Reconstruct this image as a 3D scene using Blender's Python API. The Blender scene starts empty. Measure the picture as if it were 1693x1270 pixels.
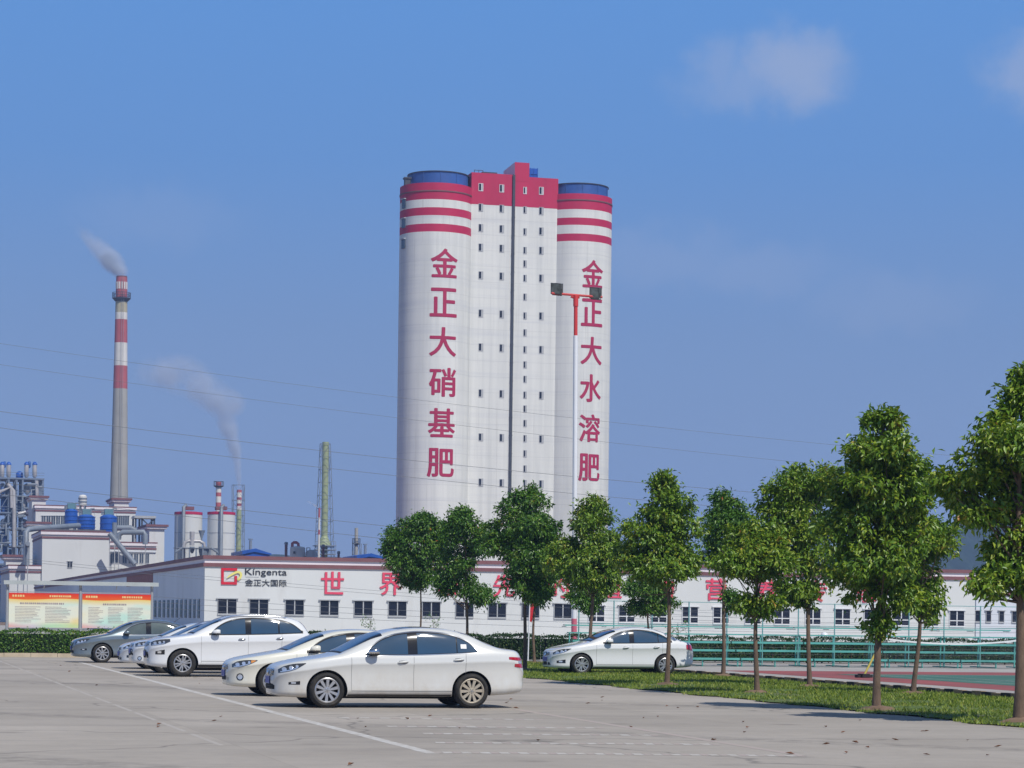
import bpy, bmesh, math, random
import numpy as np
from mathutils import Vector, Matrix

# ---------------------------------------------------------------- camera, sky, sun, exposure
SC = bpy.context.scene
COL = SC.collection
F, CX, HV = 4000.0, 846.5, 1024.0      # focal length, principal point and horizon of the photograph, in its pixels
ROLL = 0.0128
CAMH = 1.67
CR, SR = math.cos(ROLL), math.sin(ROLL)
cam = bpy.data.cameras.new('camera')
cam.sensor_width = 36.0
cam.lens = 36.0 * F / 1693.0
cam.shift_y = (HV - 635.0) / 1693.0
cam.clip_start, cam.clip_end = 0.5, 20000
camo = bpy.data.objects.new('camera', cam)
COL.objects.link(camo)
camo.matrix_world = Matrix(((CR, -SR, 0, 0), (0, 0, -1, 0), (SR, CR, 0, CAMH), (0, 0, 0, 1)))
SC.camera = camo

SUN_EL, SUN_AZ = math.radians(50), math.radians(146)      # azimuth clockwise from +Y
sdir = Vector((math.sin(SUN_AZ) * math.cos(SUN_EL), math.cos(SUN_AZ) * math.cos(SUN_EL), math.sin(SUN_EL)))
sl = bpy.data.lights.new('sun', 'SUN')
sl.energy, sl.angle, sl.color = 3.9, math.radians(0.53), (1.0, 0.96, 0.89)
so = bpy.data.objects.new('sun', sl)
COL.objects.link(so)
so.rotation_euler = sdir.to_track_quat('Z', 'Y').to_euler()
so.location = (60, -60, 120)
SC.view_settings.view_transform = 'Standard'
SC.view_settings.look = 'None'
SC.view_settings.exposure = 0.0
SC.view_settings.gamma = 1.0
SC.render.engine = 'CYCLES'
SC.cycles.max_bounces = 6
SC.cycles.volume_bounces = 3
SC.cycles.transparent_max_bounces = 8
SC.cycles.sample_clamp_indirect = 4.0


def lin(r, g, b):
    f = lambda c: c / 12.92 if c <= 0.04045 else ((c + 0.055) / 1.055) ** 2.4
    return (f(r / 255), f(g / 255), f(b / 255), 1)


def px_ab(u, v):
    du, dv = u - CX, v - HV
    return (du * CR + dv * SR) / F, (du * SR - dv * CR) / F


class NT:
    def __init__(s, tree):
        s.t = tree
        s.t.nodes.clear()

    def n(s, typ, ins=None, **props):
        nd = s.t.nodes.new(typ)
        for k, v in props.items():
            setattr(nd, k, v)
        for k, v in (ins or {}).items():
            sock = nd.inputs[k]
            if isinstance(v, bpy.types.NodeSocket):
                s.t.links.new(v, sock)
            else:
                sock.default_value = v
        return nd

    def math(s, op, a, b=0.0, c=0.0, clamp=False):
        return s.n('ShaderNodeMath', {0: a, 1: b, 2: c}, operation=op, use_clamp=clamp).outputs[0]

    def vmath(s, op, a, b=(0, 0, 0)):
        nd = s.n('ShaderNodeVectorMath', {0: a, 1: b}, operation=op)
        return nd.outputs['Value'] if op in ('DISTANCE', 'LENGTH', 'DOT_PRODUCT') else nd.outputs[0]

    def mix(s, f, a, b, blend='MIX'):
        nd = s.n('ShaderNodeMix', data_type='RGBA', blend_type=blend)
        for i, v in ((0, f), (6, a), (7, b)):
            if isinstance(v, bpy.types.NodeSocket):
                s.t.links.new(v, nd.inputs[i])
            else:
                nd.inputs[i].default_value = v
        return nd.outputs[2]

    def noise(s, vec, scale, detail=3.0, rough=0.55, dist=0.0):
        ins = {'Scale': scale, 'Detail': detail, 'Roughness': rough, 'Distortion': dist}
        if vec is not None:
            ins['Vector'] = vec
        return s.n('ShaderNodeTexNoise', ins).outputs[0]

    def ramp(s, f, stops, interp='LINEAR'):
        nd = s.n('ShaderNodeValToRGB', {0: f})
        cr = nd.color_ramp
        cr.interpolation = interp
        while len(cr.elements) < len(stops):
            cr.elements.new(0.5)
        for e, (p, c) in zip(cr.elements, stops):
            e.position = p
            e.color = c if len(c) == 4 else (*c, 1)
        return nd.outputs[0]

    def mapr(s, v, a, b, c=0.0, d=1.0, smooth=False):
        return s.n('ShaderNodeMapRange', {0: v, 1: a, 2: b, 3: c, 4: d}, interpolation_type='SMOOTHSTEP' if smooth else 'LINEAR').outputs[0]


world = bpy.data.worlds.new('World')
SC.world = world
world.use_nodes = True
w = NT(world.node_tree)
sky = w.n('ShaderNodeTexSky', sky_type='NISHITA', sun_disc=False, sun_elevation=SUN_EL, sun_rotation=SUN_AZ,
          air_density=1.3, dust_density=0.6, ozone_density=3.0)
bg_hi = w.n('ShaderNodeBackground', {'Color': sky.outputs[0], 'Strength': 0.06})
d = w.vmath('NORMALIZE', w.n('ShaderNodeTexCoord').outputs['Generated'])
dz = w.n('ShaderNodeSeparateXYZ', {0: d}).outputs[2]
low = w.ramp(w.mapr(dz, 0.0, 0.30), [(0.0, lin(146, 163, 193)), (0.18, lin(138, 160, 196)), (0.40, lin(121, 152, 198)),
                                      (0.62, lin(101, 148, 209)), (0.85, lin(95, 149, 216)), (1.0, lin(86, 142, 217))])
# soft clouds: fixed places in the sky
dn = w.vmath('ADD', d, w.vmath('SCALE', w.n('ShaderNodeTexNoise', {'Vector': d, 'Scale': 52.0, 'Detail': 7.0, 'Roughness': 0.62}).outputs[1]))
dn.node.inputs[1].links[0].from_node.inputs[3].default_value = 0.030
cl = None
for (u, v, ru, rv, st) in ((1312, 116, 104, 74, 0.62), (1190, 112, 60, 66, 0.34), (1255, 145, 150, 48, 0.36), (1705, 118, 80, 74, 0.5),
                           (1090, 430, 170, 60, 0.20), (1240, 445, 170, 55, 0.20), (1480, 500, 160, 60, 0.16), (260, 360, 150, 60, 0.12)):
    a, b = px_ab(u, v)
    c = Vector((a, 1, b)).normalized()
    df = w.vmath('SUBTRACT', dn, (c.x + 0.015, c.y + 0.015, c.z + 0.015))
    df = w.vmath('MULTIPLY', df, (F / ru, 1.0, F / rv))
    m_ = w.mapr(w.vmath('LENGTH', df), 1.25, 0.15, 0.0, st, True)
    cl = m_ if cl is None else w.math('MAXIMUM', cl, m_)
low = w.mix(cl, low, lin(168, 180, 208))
bg_lo = w.n('ShaderNodeBackground', {'Color': low, 'Strength': 1.0})
mx = w.n('ShaderNodeMixShader', {0: w.mapr(dz, 0.30, 0.62, 0, 1, True), 1: bg_lo.outputs[0], 2: bg_hi.outputs[0]})
w.n('ShaderNodeOutputWorld', {0: mx.outputs[0]})

# ---------------------------------------------------------------- frames: the site is laid out on one rotated grid
PHI = math.radians(14.9)
E1 = Vector((math.cos(PHI), math.sin(PHI), 0))
E2 = Vector((-math.sin(PHI), math.cos(PHI), 0))


def P(u, v, D):
    a, b = px_ab(u, v)
    return Vector((a * D, D, CAMH + b * D))


def G(u, v):
    a, b = px_ab(u, v)
    D = -CAMH / b
    return Vector((a * D, D, 0))


def PQ(u, v):
    g = G(u, v)
    return g.dot(E1), g.dot(E2)


def W(p, q, z=0.0):
    return E1 * p + E2 * q + Vector((0, 0, z))


class Frame:
    """vertical plane through photo column u at depth D, running along phi; gives lengths and heights on it"""
    def __init__(s, u, D, phi=PHI, v=1000):
        a, _ = px_ab(u, v)
        s.o = Vector((a * D, D, 0))
        s.c, s.s_, s.phi = math.cos(phi), math.sin(phi), phi

    def s(s, u, v=1000, off=0.0):
        a, _ = px_ab(u, v)
        return (a * (s.o.y + off * s.c) - s.o.x + off * s.s_) / (s.c - a * s.s_)

    def z(s, u, v, off=0.0):
        _, b = px_ab(u, v)
        return CAMH + b * (s.o.y + s.s(u, v, off) * s.s_ + off * s.c)

    def sz(s, u, v, off=0.0):
        return s.s(u, v, off), s.z(u, v, off)


# ---------------------------------------------------------------- objects
def tag(o, label=None, cat=None, group=None, kind=None):
    for k, v in (('label', label), ('category', cat), ('group', group), ('kind', kind)):
        if v:
            o[k] = v
    return o


def thing(name, label, cat, loc=(0, 0, 0), rz=0.0, group=None):
    o = bpy.data.objects.new(name, None)
    o.empty_display_size = 0.3
    COL.objects.link(o)
    o.location = loc
    o.rotation_euler = (0, 0, rz)
    return tag(o, label, cat, group)


def link(name, me, parent=None):
    o = bpy.data.objects.new(name, me)
    COL.objects.link(o)
    if parent is not None:
        o.parent = parent
    return o


class MB:
    def __init__(s):
        s.v, s.f, s.m = [], [], []

    def add(s, vs, fs, mi=0):
        k = len(s.v)
        s.v += [tuple(x) for x in vs]
        s.f += [tuple(i + k for i in f) for f in fs]
        s.m += [mi] * len(fs)
        return s

    def box(s, x0, x1, y0, y1, z0, z1, mi=0, M=None):
        vs = [Vector((x, y, z)) for x in (x0, x1) for y in (y0, y1) for z in (z0, z1)]
        if M is not None:
            vs = [M @ p for p in vs]
        return s.add(vs, [(0, 1, 3, 2), (4, 6, 7, 5), (0, 4, 5, 1), (2, 3, 7, 6), (0, 2, 6, 4), (1, 5, 7, 3)], mi)

    def tube(s, pts, r, n=8, mi=0, cap=True):
        pts = [Vector(p) for p in pts]
        rs = r if isinstance(r, (list, tuple)) else [r] * len(pts)
        vs, fs = [], []
        side = None
        for i, p in enumerate(pts):
            t = (pts[min(i + 1, len(pts) - 1)] - pts[max(i - 1, 0)]).normalized()
            if side is None:
                side = t.orthogonal().normalized()
            side = (side - t * side.dot(t)).normalized()
            b = t.cross(side)
            for k in range(n):
                a = 2 * math.pi * k / n
                vs.append(p + (side * math.cos(a) + b * math.sin(a)) * rs[i])
        for i in range(len(pts) - 1):
            for k in range(n):
                k2 = (k + 1) % n
                fs.append((i * n + k, i * n + k2, (i + 1) * n + k2, (i + 1) * n + k))
        if cap:
            fs.append(tuple(range(n))[::-1])
            fs.append(tuple((len(pts) - 1) * n + k for k in range(n)))
        return s.add(vs, fs, mi)

    def lathe(s, prof, n=32, c=(0, 0, 0), mi=0, axis='Z', cap=True, mis=None):
        """prof: (radius, height) pairs"""
        vs, k0 = [], len(s.v)
        for (r, h) in prof:
            for k in range(n):
                a = 2 * math.pi * k / n
                x, y = r * math.cos(a), r * math.sin(a)
                vs.append((c[0] + x, c[1] + y, c[2] + h) if axis == 'Z' else (c[0] + x, c[1] + h, c[2] + y))
        s.add(vs, [])
        for i in range(len(prof) - 1):
            for k in range(n):
                k2 = (k + 1) % n
                s.f.append((k0 + i * n + k, k0 + i * n + k2, k0 + (i + 1) * n + k2, k0 + (i + 1) * n + k))
                s.m.append(mis[i] if mis else mi)
        if cap:
            s.f.append(tuple(k0 + k for k in range(n))[::-1])
            s.m.append(mis[0] if mis else mi)
            s.f.append(tuple(k0 + (len(prof) - 1) * n + k for k in range(n)))
            s.m.append(mis[-1] if mis else mi)
        return s

    def prism(s, poly, y0, y1, mi=0):
        """polygon in x,z pushed from y0 to y1"""
        n = len(poly)
        vs = [(x, y0, z) for x, z in poly] + [(x, y1, z) for x, z in poly]
        return s.add(vs, [tuple(range(n)), tuple(range(n, 2 * n))[::-1]] + [(i, i + n, (i + 1) % n + n, (i + 1) % n) for i in range(n)], mi)

    def mesh(s, name, mats, smooth=None):
        me = bpy.data.meshes.new(name)
        me.from_pydata(s.v, [], s.f)
        for m in (mats if isinstance(mats, (list, tuple)) else [mats]):
            me.materials.append(m)
        if any(s.m):
            me.polygons.foreach_set('material_index', s.m)
        bm = bmesh.new()
        bm.from_mesh(me)
        bmesh.ops.recalc_face_normals(bm, faces=bm.faces)
        bm.to_mesh(me)
        bm.free()
        if smooth is not None:
            me.polygons.foreach_set('use_smooth', [True] * len(me.polygons))
            me.set_sharp_from_angle(angle=math.radians(smooth))
        return me

    def build(s, name, mats, parent=None, smooth=None):
        return link(name, s.mesh(name, mats, smooth), parent)


# ---------------------------------------------------------------- materials
def mat(name, col, rough=0.6, metal=0.0, var=0.12, scale=1.5, coat=0.0, bump=0.0, spec=0.5, stretch=None, dirt=None):
    m = bpy.data.materials.new(name)
    m.use_nodes = True
    t = NT(m.node_tree)
    co = t.n('ShaderNodeTexCoord').outputs['Object']
    if stretch:
        co = t.vmath('MULTIPLY', co, stretch)
    nz = t.noise(co, scale, 4.0)
    c = (*col[:3], 1)
    lo = tuple(x * (1 - var) for x in col[:3]) + (1,)
    hi = tuple(min(1, x * (1 + var * 0.7)) for x in col[:3]) + (1,)
    base = t.ramp(nz, [(0.28, lo), (0.5, c), (0.72, hi)])
    if dirt:
        dc, dsc, lo_, hi_, amt = dirt
        nd = t.mapr(t.noise(co, dsc, 5.0, 0.65), lo_, hi_, 0, amt)
        base = t.mix(nd, base, (*dc, 1))
    ins = {'Base Color': base, 'Roughness': rough, 'Metallic': metal, 'Coat Weight': coat, 'Coat Roughness': 0.04, 'Specular IOR Level': spec}
    if bump:
        ins['Normal'] = t.n('ShaderNodeBump', {'Height': t.noise(co, scale * 6, 5.0), 'Strength': bump, 'Distance': 0.02}).outputs[0]
    b = t.n('ShaderNodeBsdfPrincipled', ins)
    t.n('ShaderNodeOutputMaterial', {0: b.outputs[0]})
    return m


def leaf_mat(name, stops, trans=0.22, rough=0.38):
    m = bpy.data.materials.new(name)
    m.use_nodes = True
    t = NT(m.node_tree)
    rnd = t.n('ShaderNodeNewGeometry').outputs['Random Per Island']
    big = t.noise(t.n('ShaderNodeTexCoord').outputs['Object'], 1.6, 2.0)
    f = t.math('ADD', t.math('MULTIPLY', rnd, 0.72), t.math('MULTIPLY', t.math('SUBTRACT', big, 0.36), 0.9), clamp=True)
    col = t.ramp(f, stops)
    b = t.n('ShaderNodeBsdfPrincipled', {'Base Color': col, 'Roughness': rough, 'Specular IOR Level': 0.5})
    tr = t.n('ShaderNodeBsdfTranslucent', {'Color': t.mix(1.0, col, (1.0, 1.0, 0.45, 1), 'MULTIPLY')})
    mxs = t.n('ShaderNodeMixShader', {0: trans, 1: b.outputs[0], 2: tr.outputs[0]})
    t.n('ShaderNodeOutputMaterial', {0: mxs.outputs[0]})
    return m


M = {}
M['white_wall'] = mat('white_wall', (0.64, 0.65, 0.635), 0.75, var=0.06, scale=0.25, stretch=(1, 1, 0.25), dirt=((0.40, 0.38, 0.35), 0.5, 0.54, 0.8, 0.42))
M['grey_wall'] = mat('grey_wall', (0.62, 0.65, 0.70), 0.8, var=0.07, scale=0.25, stretch=(1, 1, 0.3), dirt=((0.35, 0.35, 0.36), 0.35, 0.58, 0.85, 0.45))
M['brown_trim'] = mat('brown_trim', (0.19, 0.075, 0.08), 0.7, var=0.2, scale=0.6)
M['pink_white'] = mat('pink_white', (0.78, 0.72, 0.74), 0.7, var=0.08, scale=0.4)
M['brick'] = mat('brick', (0.26, 0.10, 0.09), 0.85, var=0.3, scale=2.0)
M['roof_dark'] = mat('roof_dark', (0.12, 0.11, 0.12), 0.8, var=0.25)
M['glass_dark'] = mat('glass_dark', (0.012, 0.015, 0.026), 0.25, spec=0.25, var=0.4, scale=0.8)
M['glass_blue'] = mat('glass_blue', (0.07, 0.09, 0.12), 0.1, var=0.4, scale=0.8)
M['frame_white'] = mat('frame_white', (0.7, 0.71, 0.72), 0.5, var=0.05)
M['frame_grey'] = mat('frame_grey', (0.42, 0.43, 0.44), 0.5, var=0.1)
M['silo_red'] = mat('silo_red', (0.48, 0.006, 0.062), 0.65, var=0.14, scale=0.3, stretch=(1, 1, 0.4), dirt=((0.6, 0.3, 0.34), 0.6, 0.66, 0.85, 0.4))
M['letter_red'] = mat('letter_red', (0.40, 0.006, 0.062), 0.6, var=0.08, scale=0.5)
M['sign_red'] = mat('sign_red', (0.72, 0.06, 0.12), 0.5, var=0.12, scale=0.8)
M['logo_red'] = mat('logo_red', (0.62, 0.01, 0.03), 0.45, var=0.06)
M['logo_yellow'] = mat('logo_yellow', (0.80, 0.72, 0.20), 0.5, var=0.08)
M['logo_black'] = mat('logo_black', (0.03, 0.03, 0.035), 0.5, var=0.1)
M['blue_steel'] = mat('blue_steel', (0.008, 0.085, 0.42), 0.45, var=0.2, scale=0.5)
M['blue_dome'] = mat('blue_dome', (0.03, 0.10, 0.34), 0.5, var=0.2, scale=0.5)
M['dark_steel'] = mat('dark_steel', (0.045, 0.05, 0.065), 0.6, var=0.25)
M['pipe_grey'] = mat('pipe_grey', (0.20, 0.23, 0.27), 0.5, var=0.2, scale=0.5)
M['lattice'] = mat('lattice', (0.16, 0.20, 0.27), 0.6, var=0.2)
M['vessel'] = mat('vessel', (0.46, 0.44, 0.43), 0.45, metal=0.2, var=0.2, scale=0.6)
M['green_steel'] = mat('green_steel', (0.32, 0.37, 0.20), 0.55, var=0.15, scale=0.4, stretch=(1, 1, .3))
M['concrete_stack'] = mat('concrete_stack', (0.36, 0.35, 0.32), 0.85, var=0.12, scale=0.15, stretch=(1, 1, 1.4), dirt=((0.25, 0.22, 0.2), 0.2, 0.5, 0.8, 0.35))
M['stack_red'] = mat('stack_red', (0.42, 0.10, 0.11), 0.75, var=0.15, scale=0.3)
M['stack_white'] = mat('stack_white', (0.66, 0.64, 0.60), 0.75, var=0.1, scale=0.3)
M['lamp_red'] = mat('lamp_red', (0.62, 0.05, 0.05), 0.5, var=0.1)
M['lamp_white'] = mat('lamp_white', (0.78, 0.79, 0.82), 0.4, var=0.04)
M['lamp_pink'] = mat('lamp_pink', (0.60, 0.14, 0.2), 0.5, var=0.1)
M['turquoise'] = mat('turquoise', (0.10, 0.37, 0.33), 0.5, var=0.2, scale=1.2, dirt=((0.5, 0.4, 0.25), 0.7, 0.66, 0.8, 0.5))
M['fence_green'] = mat('fence_green', (0.16, 0.37, 0.37), 0.5, var=0.15, scale=1.2)
M['wire'] = mat('wire', (0.12, 0.13, 0.15), 0.6, var=0.1)
M['net_white'] = mat('net_white', (0.8, 0.8, 0.8), 0.6, var=0.04)
M['yellow'] = mat('yellow', (0.65, 0.55, 0.12), 0.5, var=0.15)
M['black'] = mat('black', (0.015, 0.015, 0.016), 0.6, var=0.3)
M['kerb_yellow'] = mat('kerb_yellow', (0.34, 0.24, 0.14), 0.85, var=0.35, scale=3)
M['kerb_black'] = mat('kerb_black', (0.035, 0.032, 0.03), 0.85, var=0.35, scale=3)
M['kerb_tan'] = mat('kerb_tan', (0.52, 0.43, 0.31), 0.85, var=0.2, scale=1.5, dirt=((0.2, 0.16, 0.12), 2.0, 0.55, 0.8, 0.5))
M['bark'] = mat('bark', (0.16, 0.108, 0.075), 0.9, var=0.35, scale=9, bump=0.6, stretch=(1, 1, 0.35))
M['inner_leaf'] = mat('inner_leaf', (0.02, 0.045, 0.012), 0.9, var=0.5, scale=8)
M['twig'] = mat('twig', (0.10, 0.08, 0.05), 0.9, var=0.3, scale=5)
M['red_cloth'] = mat('red_cloth', (0.55, 0.02, 0.03), 0.7, var=0.15, scale=4)
M['aluminium'] = mat('aluminium', (0.42, 0.43, 0.44), 0.45, metal=0.3, var=0.1)
M['flood_case'] = mat('flood_case', (0.10, 0.105, 0.10), 0.5, var=0.2)
M['flood_lens'] = mat('flood_lens', (0.20, 0.225, 0.20), 0.15, var=0.6, scale=4, coat=0.6)
M['soil'] = mat('soil', (0.20, 0.13, 0.085), 0.95, var=0.35, scale=2.5)
M['leaf_a'] = leaf_mat('leaf_a', [(0.0, (0.057, 0.130, 0.014)), (0.35, (0.122, 0.239, 0.019)), (0.7, (0.211, 0.326, 0.025)), (0.95, (0.373, 0.392, 0.041)), (1.0, (0.455, 0.188, 0.041))])
M['leaf_b'] = leaf_mat('leaf_b', [(0.0, (0.032, 0.102, 0.017)), (0.4, (0.072, 0.179, 0.019)), (0.75, (0.123, 0.248, 0.025)), (0.97, (0.232, 0.304, 0.041)), (1.0, (0.406, 0.110, 0.028))])
M['leaf_c'] = leaf_mat('leaf_c', [(0.0, (0.063, 0.149, 0.014)), (0.3, (0.130, 0.248, 0.019)), (0.65, (0.221, 0.334, 0.028)), (0.92, (0.351, 0.397, 0.041)), (1.0, (0.416, 0.184, 0.041))])
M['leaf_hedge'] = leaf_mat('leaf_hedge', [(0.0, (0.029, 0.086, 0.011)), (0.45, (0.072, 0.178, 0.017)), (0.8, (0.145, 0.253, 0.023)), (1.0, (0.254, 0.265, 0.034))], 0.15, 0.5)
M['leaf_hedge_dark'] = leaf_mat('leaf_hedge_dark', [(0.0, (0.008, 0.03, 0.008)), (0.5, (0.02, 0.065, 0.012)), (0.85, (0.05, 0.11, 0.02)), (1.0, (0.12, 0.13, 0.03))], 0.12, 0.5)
M['grass_blade'] = leaf_mat('grass_blade', [(0.0, (0.085, 0.143, 0.015)), (0.4, (0.165, 0.242, 0.022)), (0.75, (0.268, 0.330, 0.035)), (1.0, (0.439, 0.363, 0.100))], 0.25, 0.55)
M['dead_leaf'] = leaf_mat('dead_leaf', [(0.0, (0.10, 0.04, 0.02)), (0.5, (0.19, 0.08, 0.04)), (1.0, (0.28, 0.15, 0.06))], 0.1, 0.7)


def mat_silo():
    m = bpy.data.materials.new('silo_white')
    m.use_nodes = True
    t = NT(m.node_tree)
    co = t.n('ShaderNodeTexCoord').outputs['Object']
    st = t.noise(t.vmath('MULTIPLY', co, (0.9, 0.9, 0.035)), 0.8, 6.0, 0.62)
    ring = t.noise(t.vmath('MULTIPLY', co, (0.03, 0.03, 1.0)), 0.75, 4.0, 0.7)
    blot = t.noise(co, 0.16, 5.0, 0.65)
    base = t.mix(t.mapr(st, 0.40, 0.74, 0, 0.6), (0.73, 0.735, 0.69, 1), (0.47, 0.485, 0.47, 1))
    base = t.mix(t.mapr(ring, 0.50, 0.70, 0, 0.4), base, (0.50, 0.52, 0.55, 1))
    z = t.n('ShaderNodeSeparateXYZ', {0: co}).outputs[2]
    joint = t.mapr(t.math('ABSOLUTE', t.math('SUBTRACT', t.math('FRACT', t.math('DIVIDE', z, 2.6)), 0.5)), 0.47, 0.495, 0, 0.28)
    base = t.mix(joint, base, (0.40, 0.41, 0.41, 1))
    drip = t.noise(t.vmath('MULTIPLY', co, (2.2, 2.2, 0.05)), 1.0, 3.0, 0.6)
    base = t.mix(t.mapr(drip, 0.60, 0.74, 0, 0.4), base, (0.40, 0.40, 0.37, 1))
    base = t.mix(t.mapr(blot, 0.58, 0.8, 0, 0.35), base, (0.52, 0.53, 0.53, 1))
    bmp = t.n('ShaderNodeBump', {'Height': ring, 'Strength': 0.15, 'Distance': 0.05}).outputs[0]
    b = t.n('ShaderNodeBsdfPrincipled', {'Base Color': base, 'Roughness': 0.75, 'Normal': bmp})
    t.n('ShaderNodeOutputMaterial', {0: b.outputs[0]})
    return m


def mat_concrete():
    m = bpy.data.materials.new('concrete')
    m.use_nodes = True
    t = NT(m.node_tree)
    co = t.n('ShaderNodeTexCoord').outputs['Object']
    n1 = t.noise(co, 0.22, 5.0, 0.6)
    n2 = t.noise(co, 3.0, 5.0, 0.7)
    n3 = t.noise(t.vmath('MULTIPLY', co, (0.12, 1.6, 1)), 0.9, 4.0, 0.6)
    n4 = t.noise(co, 40.0, 2.0, 0.6)
    base = t.ramp(n1, [(0.25, (0.345, 0.305, 0.26, 1)), (0.5, (0.425, 0.38, 0.328, 1)), (0.78, (0.49, 0.44, 0.385, 1))])
    base = t.mix(t.mapr(n2, 0.45, 0.75, 0, 0.30), base, (0.25, 0.232, 0.215, 1))
    base = t.mix(t.mapr(n3, 0.52, 0.75, 0, 0.35), base, (0.245, 0.225, 0.205, 1))
    base = t.mix(t.mapr(n4, 0.3, 0.7, 0.0, 0.18), base, (0.2, 0.185, 0.17, 1))
    # slab joints: one dark score every five metres, slabs of slightly different tone
    br = t.n('ShaderNodeTexBrick', {'Vector': co, 'Color1': (0.91, 0.91, 0.91, 1), 'Color2': (1.06, 1.06, 1.06, 1), 'Mortar': (0.84, 0.83, 0.82, 1),
                                    'Scale': 1.0, 'Mortar Size': 0.007, 'Mortar Smooth': 0.3, 'Brick Width': 4.6, 'Row Height': 5.2}, offset=0.0)
    base = t.mix(1.0, base, br.outputs[0], 'MULTIPLY')
    # hairline cracks and old stains
    vo = t.n('ShaderNodeTexVoronoi', {'Vector': t.vmath('ADD', co, t.vmath('SCALE', t.n('ShaderNodeTexNoise', {'Vector': co, 'Scale': 0.8}).outputs[1])), 'Scale': 0.11}, feature='DISTANCE_TO_EDGE')
    crack = t.mapr(vo.outputs[0], 0.0, 0.006, 0.6, 0.0)
    base = t.mix(crack, base, (0.12, 0.11, 0.10, 1))
    ty = t.n('ShaderNodeTexWave', {'Vector': co, 'Scale': 0.035, 'Distortion': 9.0, 'Detail': 2.0, 'Detail Scale': 0.5}, wave_type='BANDS', bands_direction='DIAGONAL')
    base = t.mix(t.math('MULTIPLY', t.mapr(ty.outputs[1], 0.965, 1.0, 0, 0.5), t.mapr(n2, 0.35, 0.6)), base, (0.17, 0.155, 0.14, 1))
    sp = t.n('ShaderNodeTexVoronoi', {'Vector': co, 'Scale': 0.45, 'Randomness': 1.0})
    spot = t.mapr(t.math('ADD', sp.outputs[0], t.math('MULTIPLY', n2, 0.3)), 0.20, 0.30, 0.4, 0.0)
    base = t.mix(spot, base, (0.15, 0.135, 0.12, 1))
    bmp = t.n('ShaderNodeBump', {'Height': n4, 'Strength': 0.25, 'Distance': 0.01}).outputs[0]
    b = t.n('ShaderNodeBsdfPrincipled', {'Base Color': base, 'Roughness': 0.85, 'Normal': bmp, 'Specular IOR Level': 0.3})
    t.n('ShaderNodeOutputMaterial', {0: b.outputs[0]})
    return m


def mat_worn_paint(name, col, wear=0.5, sc=5.0):
    m = bpy.data.materials.new(name)
    m.use_nodes = True
    t = NT(m.node_tree)
    co = t.n('ShaderNodeTexCoord').outputs['Object']
    f = t.mapr(t.noise(co, sc, 5.0, 0.7), wear - 0.14, wear + 0.14, 0, 1)
    base = t.mix(f, (*col, 1), (0.425, 0.38, 0.328, 1))
    b = t.n('ShaderNodeBsdfPrincipled', {'Base Color': base, 'Roughness': 0.85, 'Specular IOR Level': 0.3})
    t.n('ShaderNodeOutputMaterial', {0: b.outputs[0]})
    return m


def mat_court(name, col, dark):
    m = bpy.data.materials.new(name)
    m.use_nodes = True
    t = NT(m.node_tree)
    co = t.n('ShaderNodeTexCoord').outputs['Object']
    base = t.mix(t.mapr(t.noise(co, 0.35, 5.0, 0.65), 0.35, 0.7, 0, 1), (*col, 1), (*dark, 1))
    base = t.mix(t.mapr(t.noise(co, 1.3, 5.0, 0.7), 0.58, 0.75, 0, 0.4), base, (0.3, 0.28, 0.26, 1))
    b = t.n('ShaderNodeBsdfPrincipled', {'Base Color': base, 'Roughness': 0.8})
    t.n('ShaderNodeOutputMaterial', {0: b.outputs[0]})
    return m


def mat_grass_ground():
    m = bpy.data.materials.new('grass_ground')
    m.use_nodes = True
    t = NT(m.node_tree)
    co = t.n('ShaderNodeTexCoord').outputs['Object']
    g = t.ramp(t.noise(co, 2.2, 5.0, 0.7), [(0.3, (0.05, 0.085, 0.016)), (0.5, (0.09, 0.14, 0.025)), (0.7, (0.16, 0.20, 0.05))])
    g = t.mix(t.mapr(t.noise(co, 0.5, 4.0, 0.6), 0.56, 0.7, 0, 0.8), g, (0.24, 0.19, 0.12, 1))
    b = t.n('ShaderNodeBsdfPrincipled', {'Base Color': g, 'Roughness': 0.95})
    t.n('ShaderNodeOutputMaterial', {0: b.outputs[0]})
    return m


def mat_paint(name, col, dirt=0.0, coat=1.0, metal=0.0, rough=0.35):
    m = bpy.data.materials.new(name)
    m.use_nodes = True
    t = NT(m.node_tree)
    co = t.n('ShaderNodeTexCoord').outputs['Object']
    base = t.mix(t.mapr(t.noise(co, 1.2, 3.0), 0.3, 0.7, 0, 0.12), (*col, 1), tuple(c * 0.85 for c in col) + (1,))
    z = t.n('ShaderNodeSeparateXYZ', {0: co}).outputs[2]
    if dirt:
        nz = t.noise(t.vmath('MULTIPLY', co, (1.5, 1, 0.8)), 1.7, 6.0, 0.7)
        f = t.math('MULTIPLY', t.mapr(z, 0.85, 0.22, 0, 1), t.mapr(nz, 0.38, 0.75, 0.15, 1.0))
        base = t.mix(t.math('MULTIPLY', f, dirt), base, (0.42, 0.34, 0.24, 1))
        rg = t.mapr(f, 0, 1, rough, 0.8)
    else:
        rg = rough
    b = t.n('ShaderNodeBsdfPrincipled', {'Base Color': base, 'Roughness': rg, 'Metallic': metal, 'Coat Weight': coat, 'Coat Roughness': 0.03})
    t.n('ShaderNodeOutputMaterial', {0: b.outputs[0]})
    return m


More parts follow.
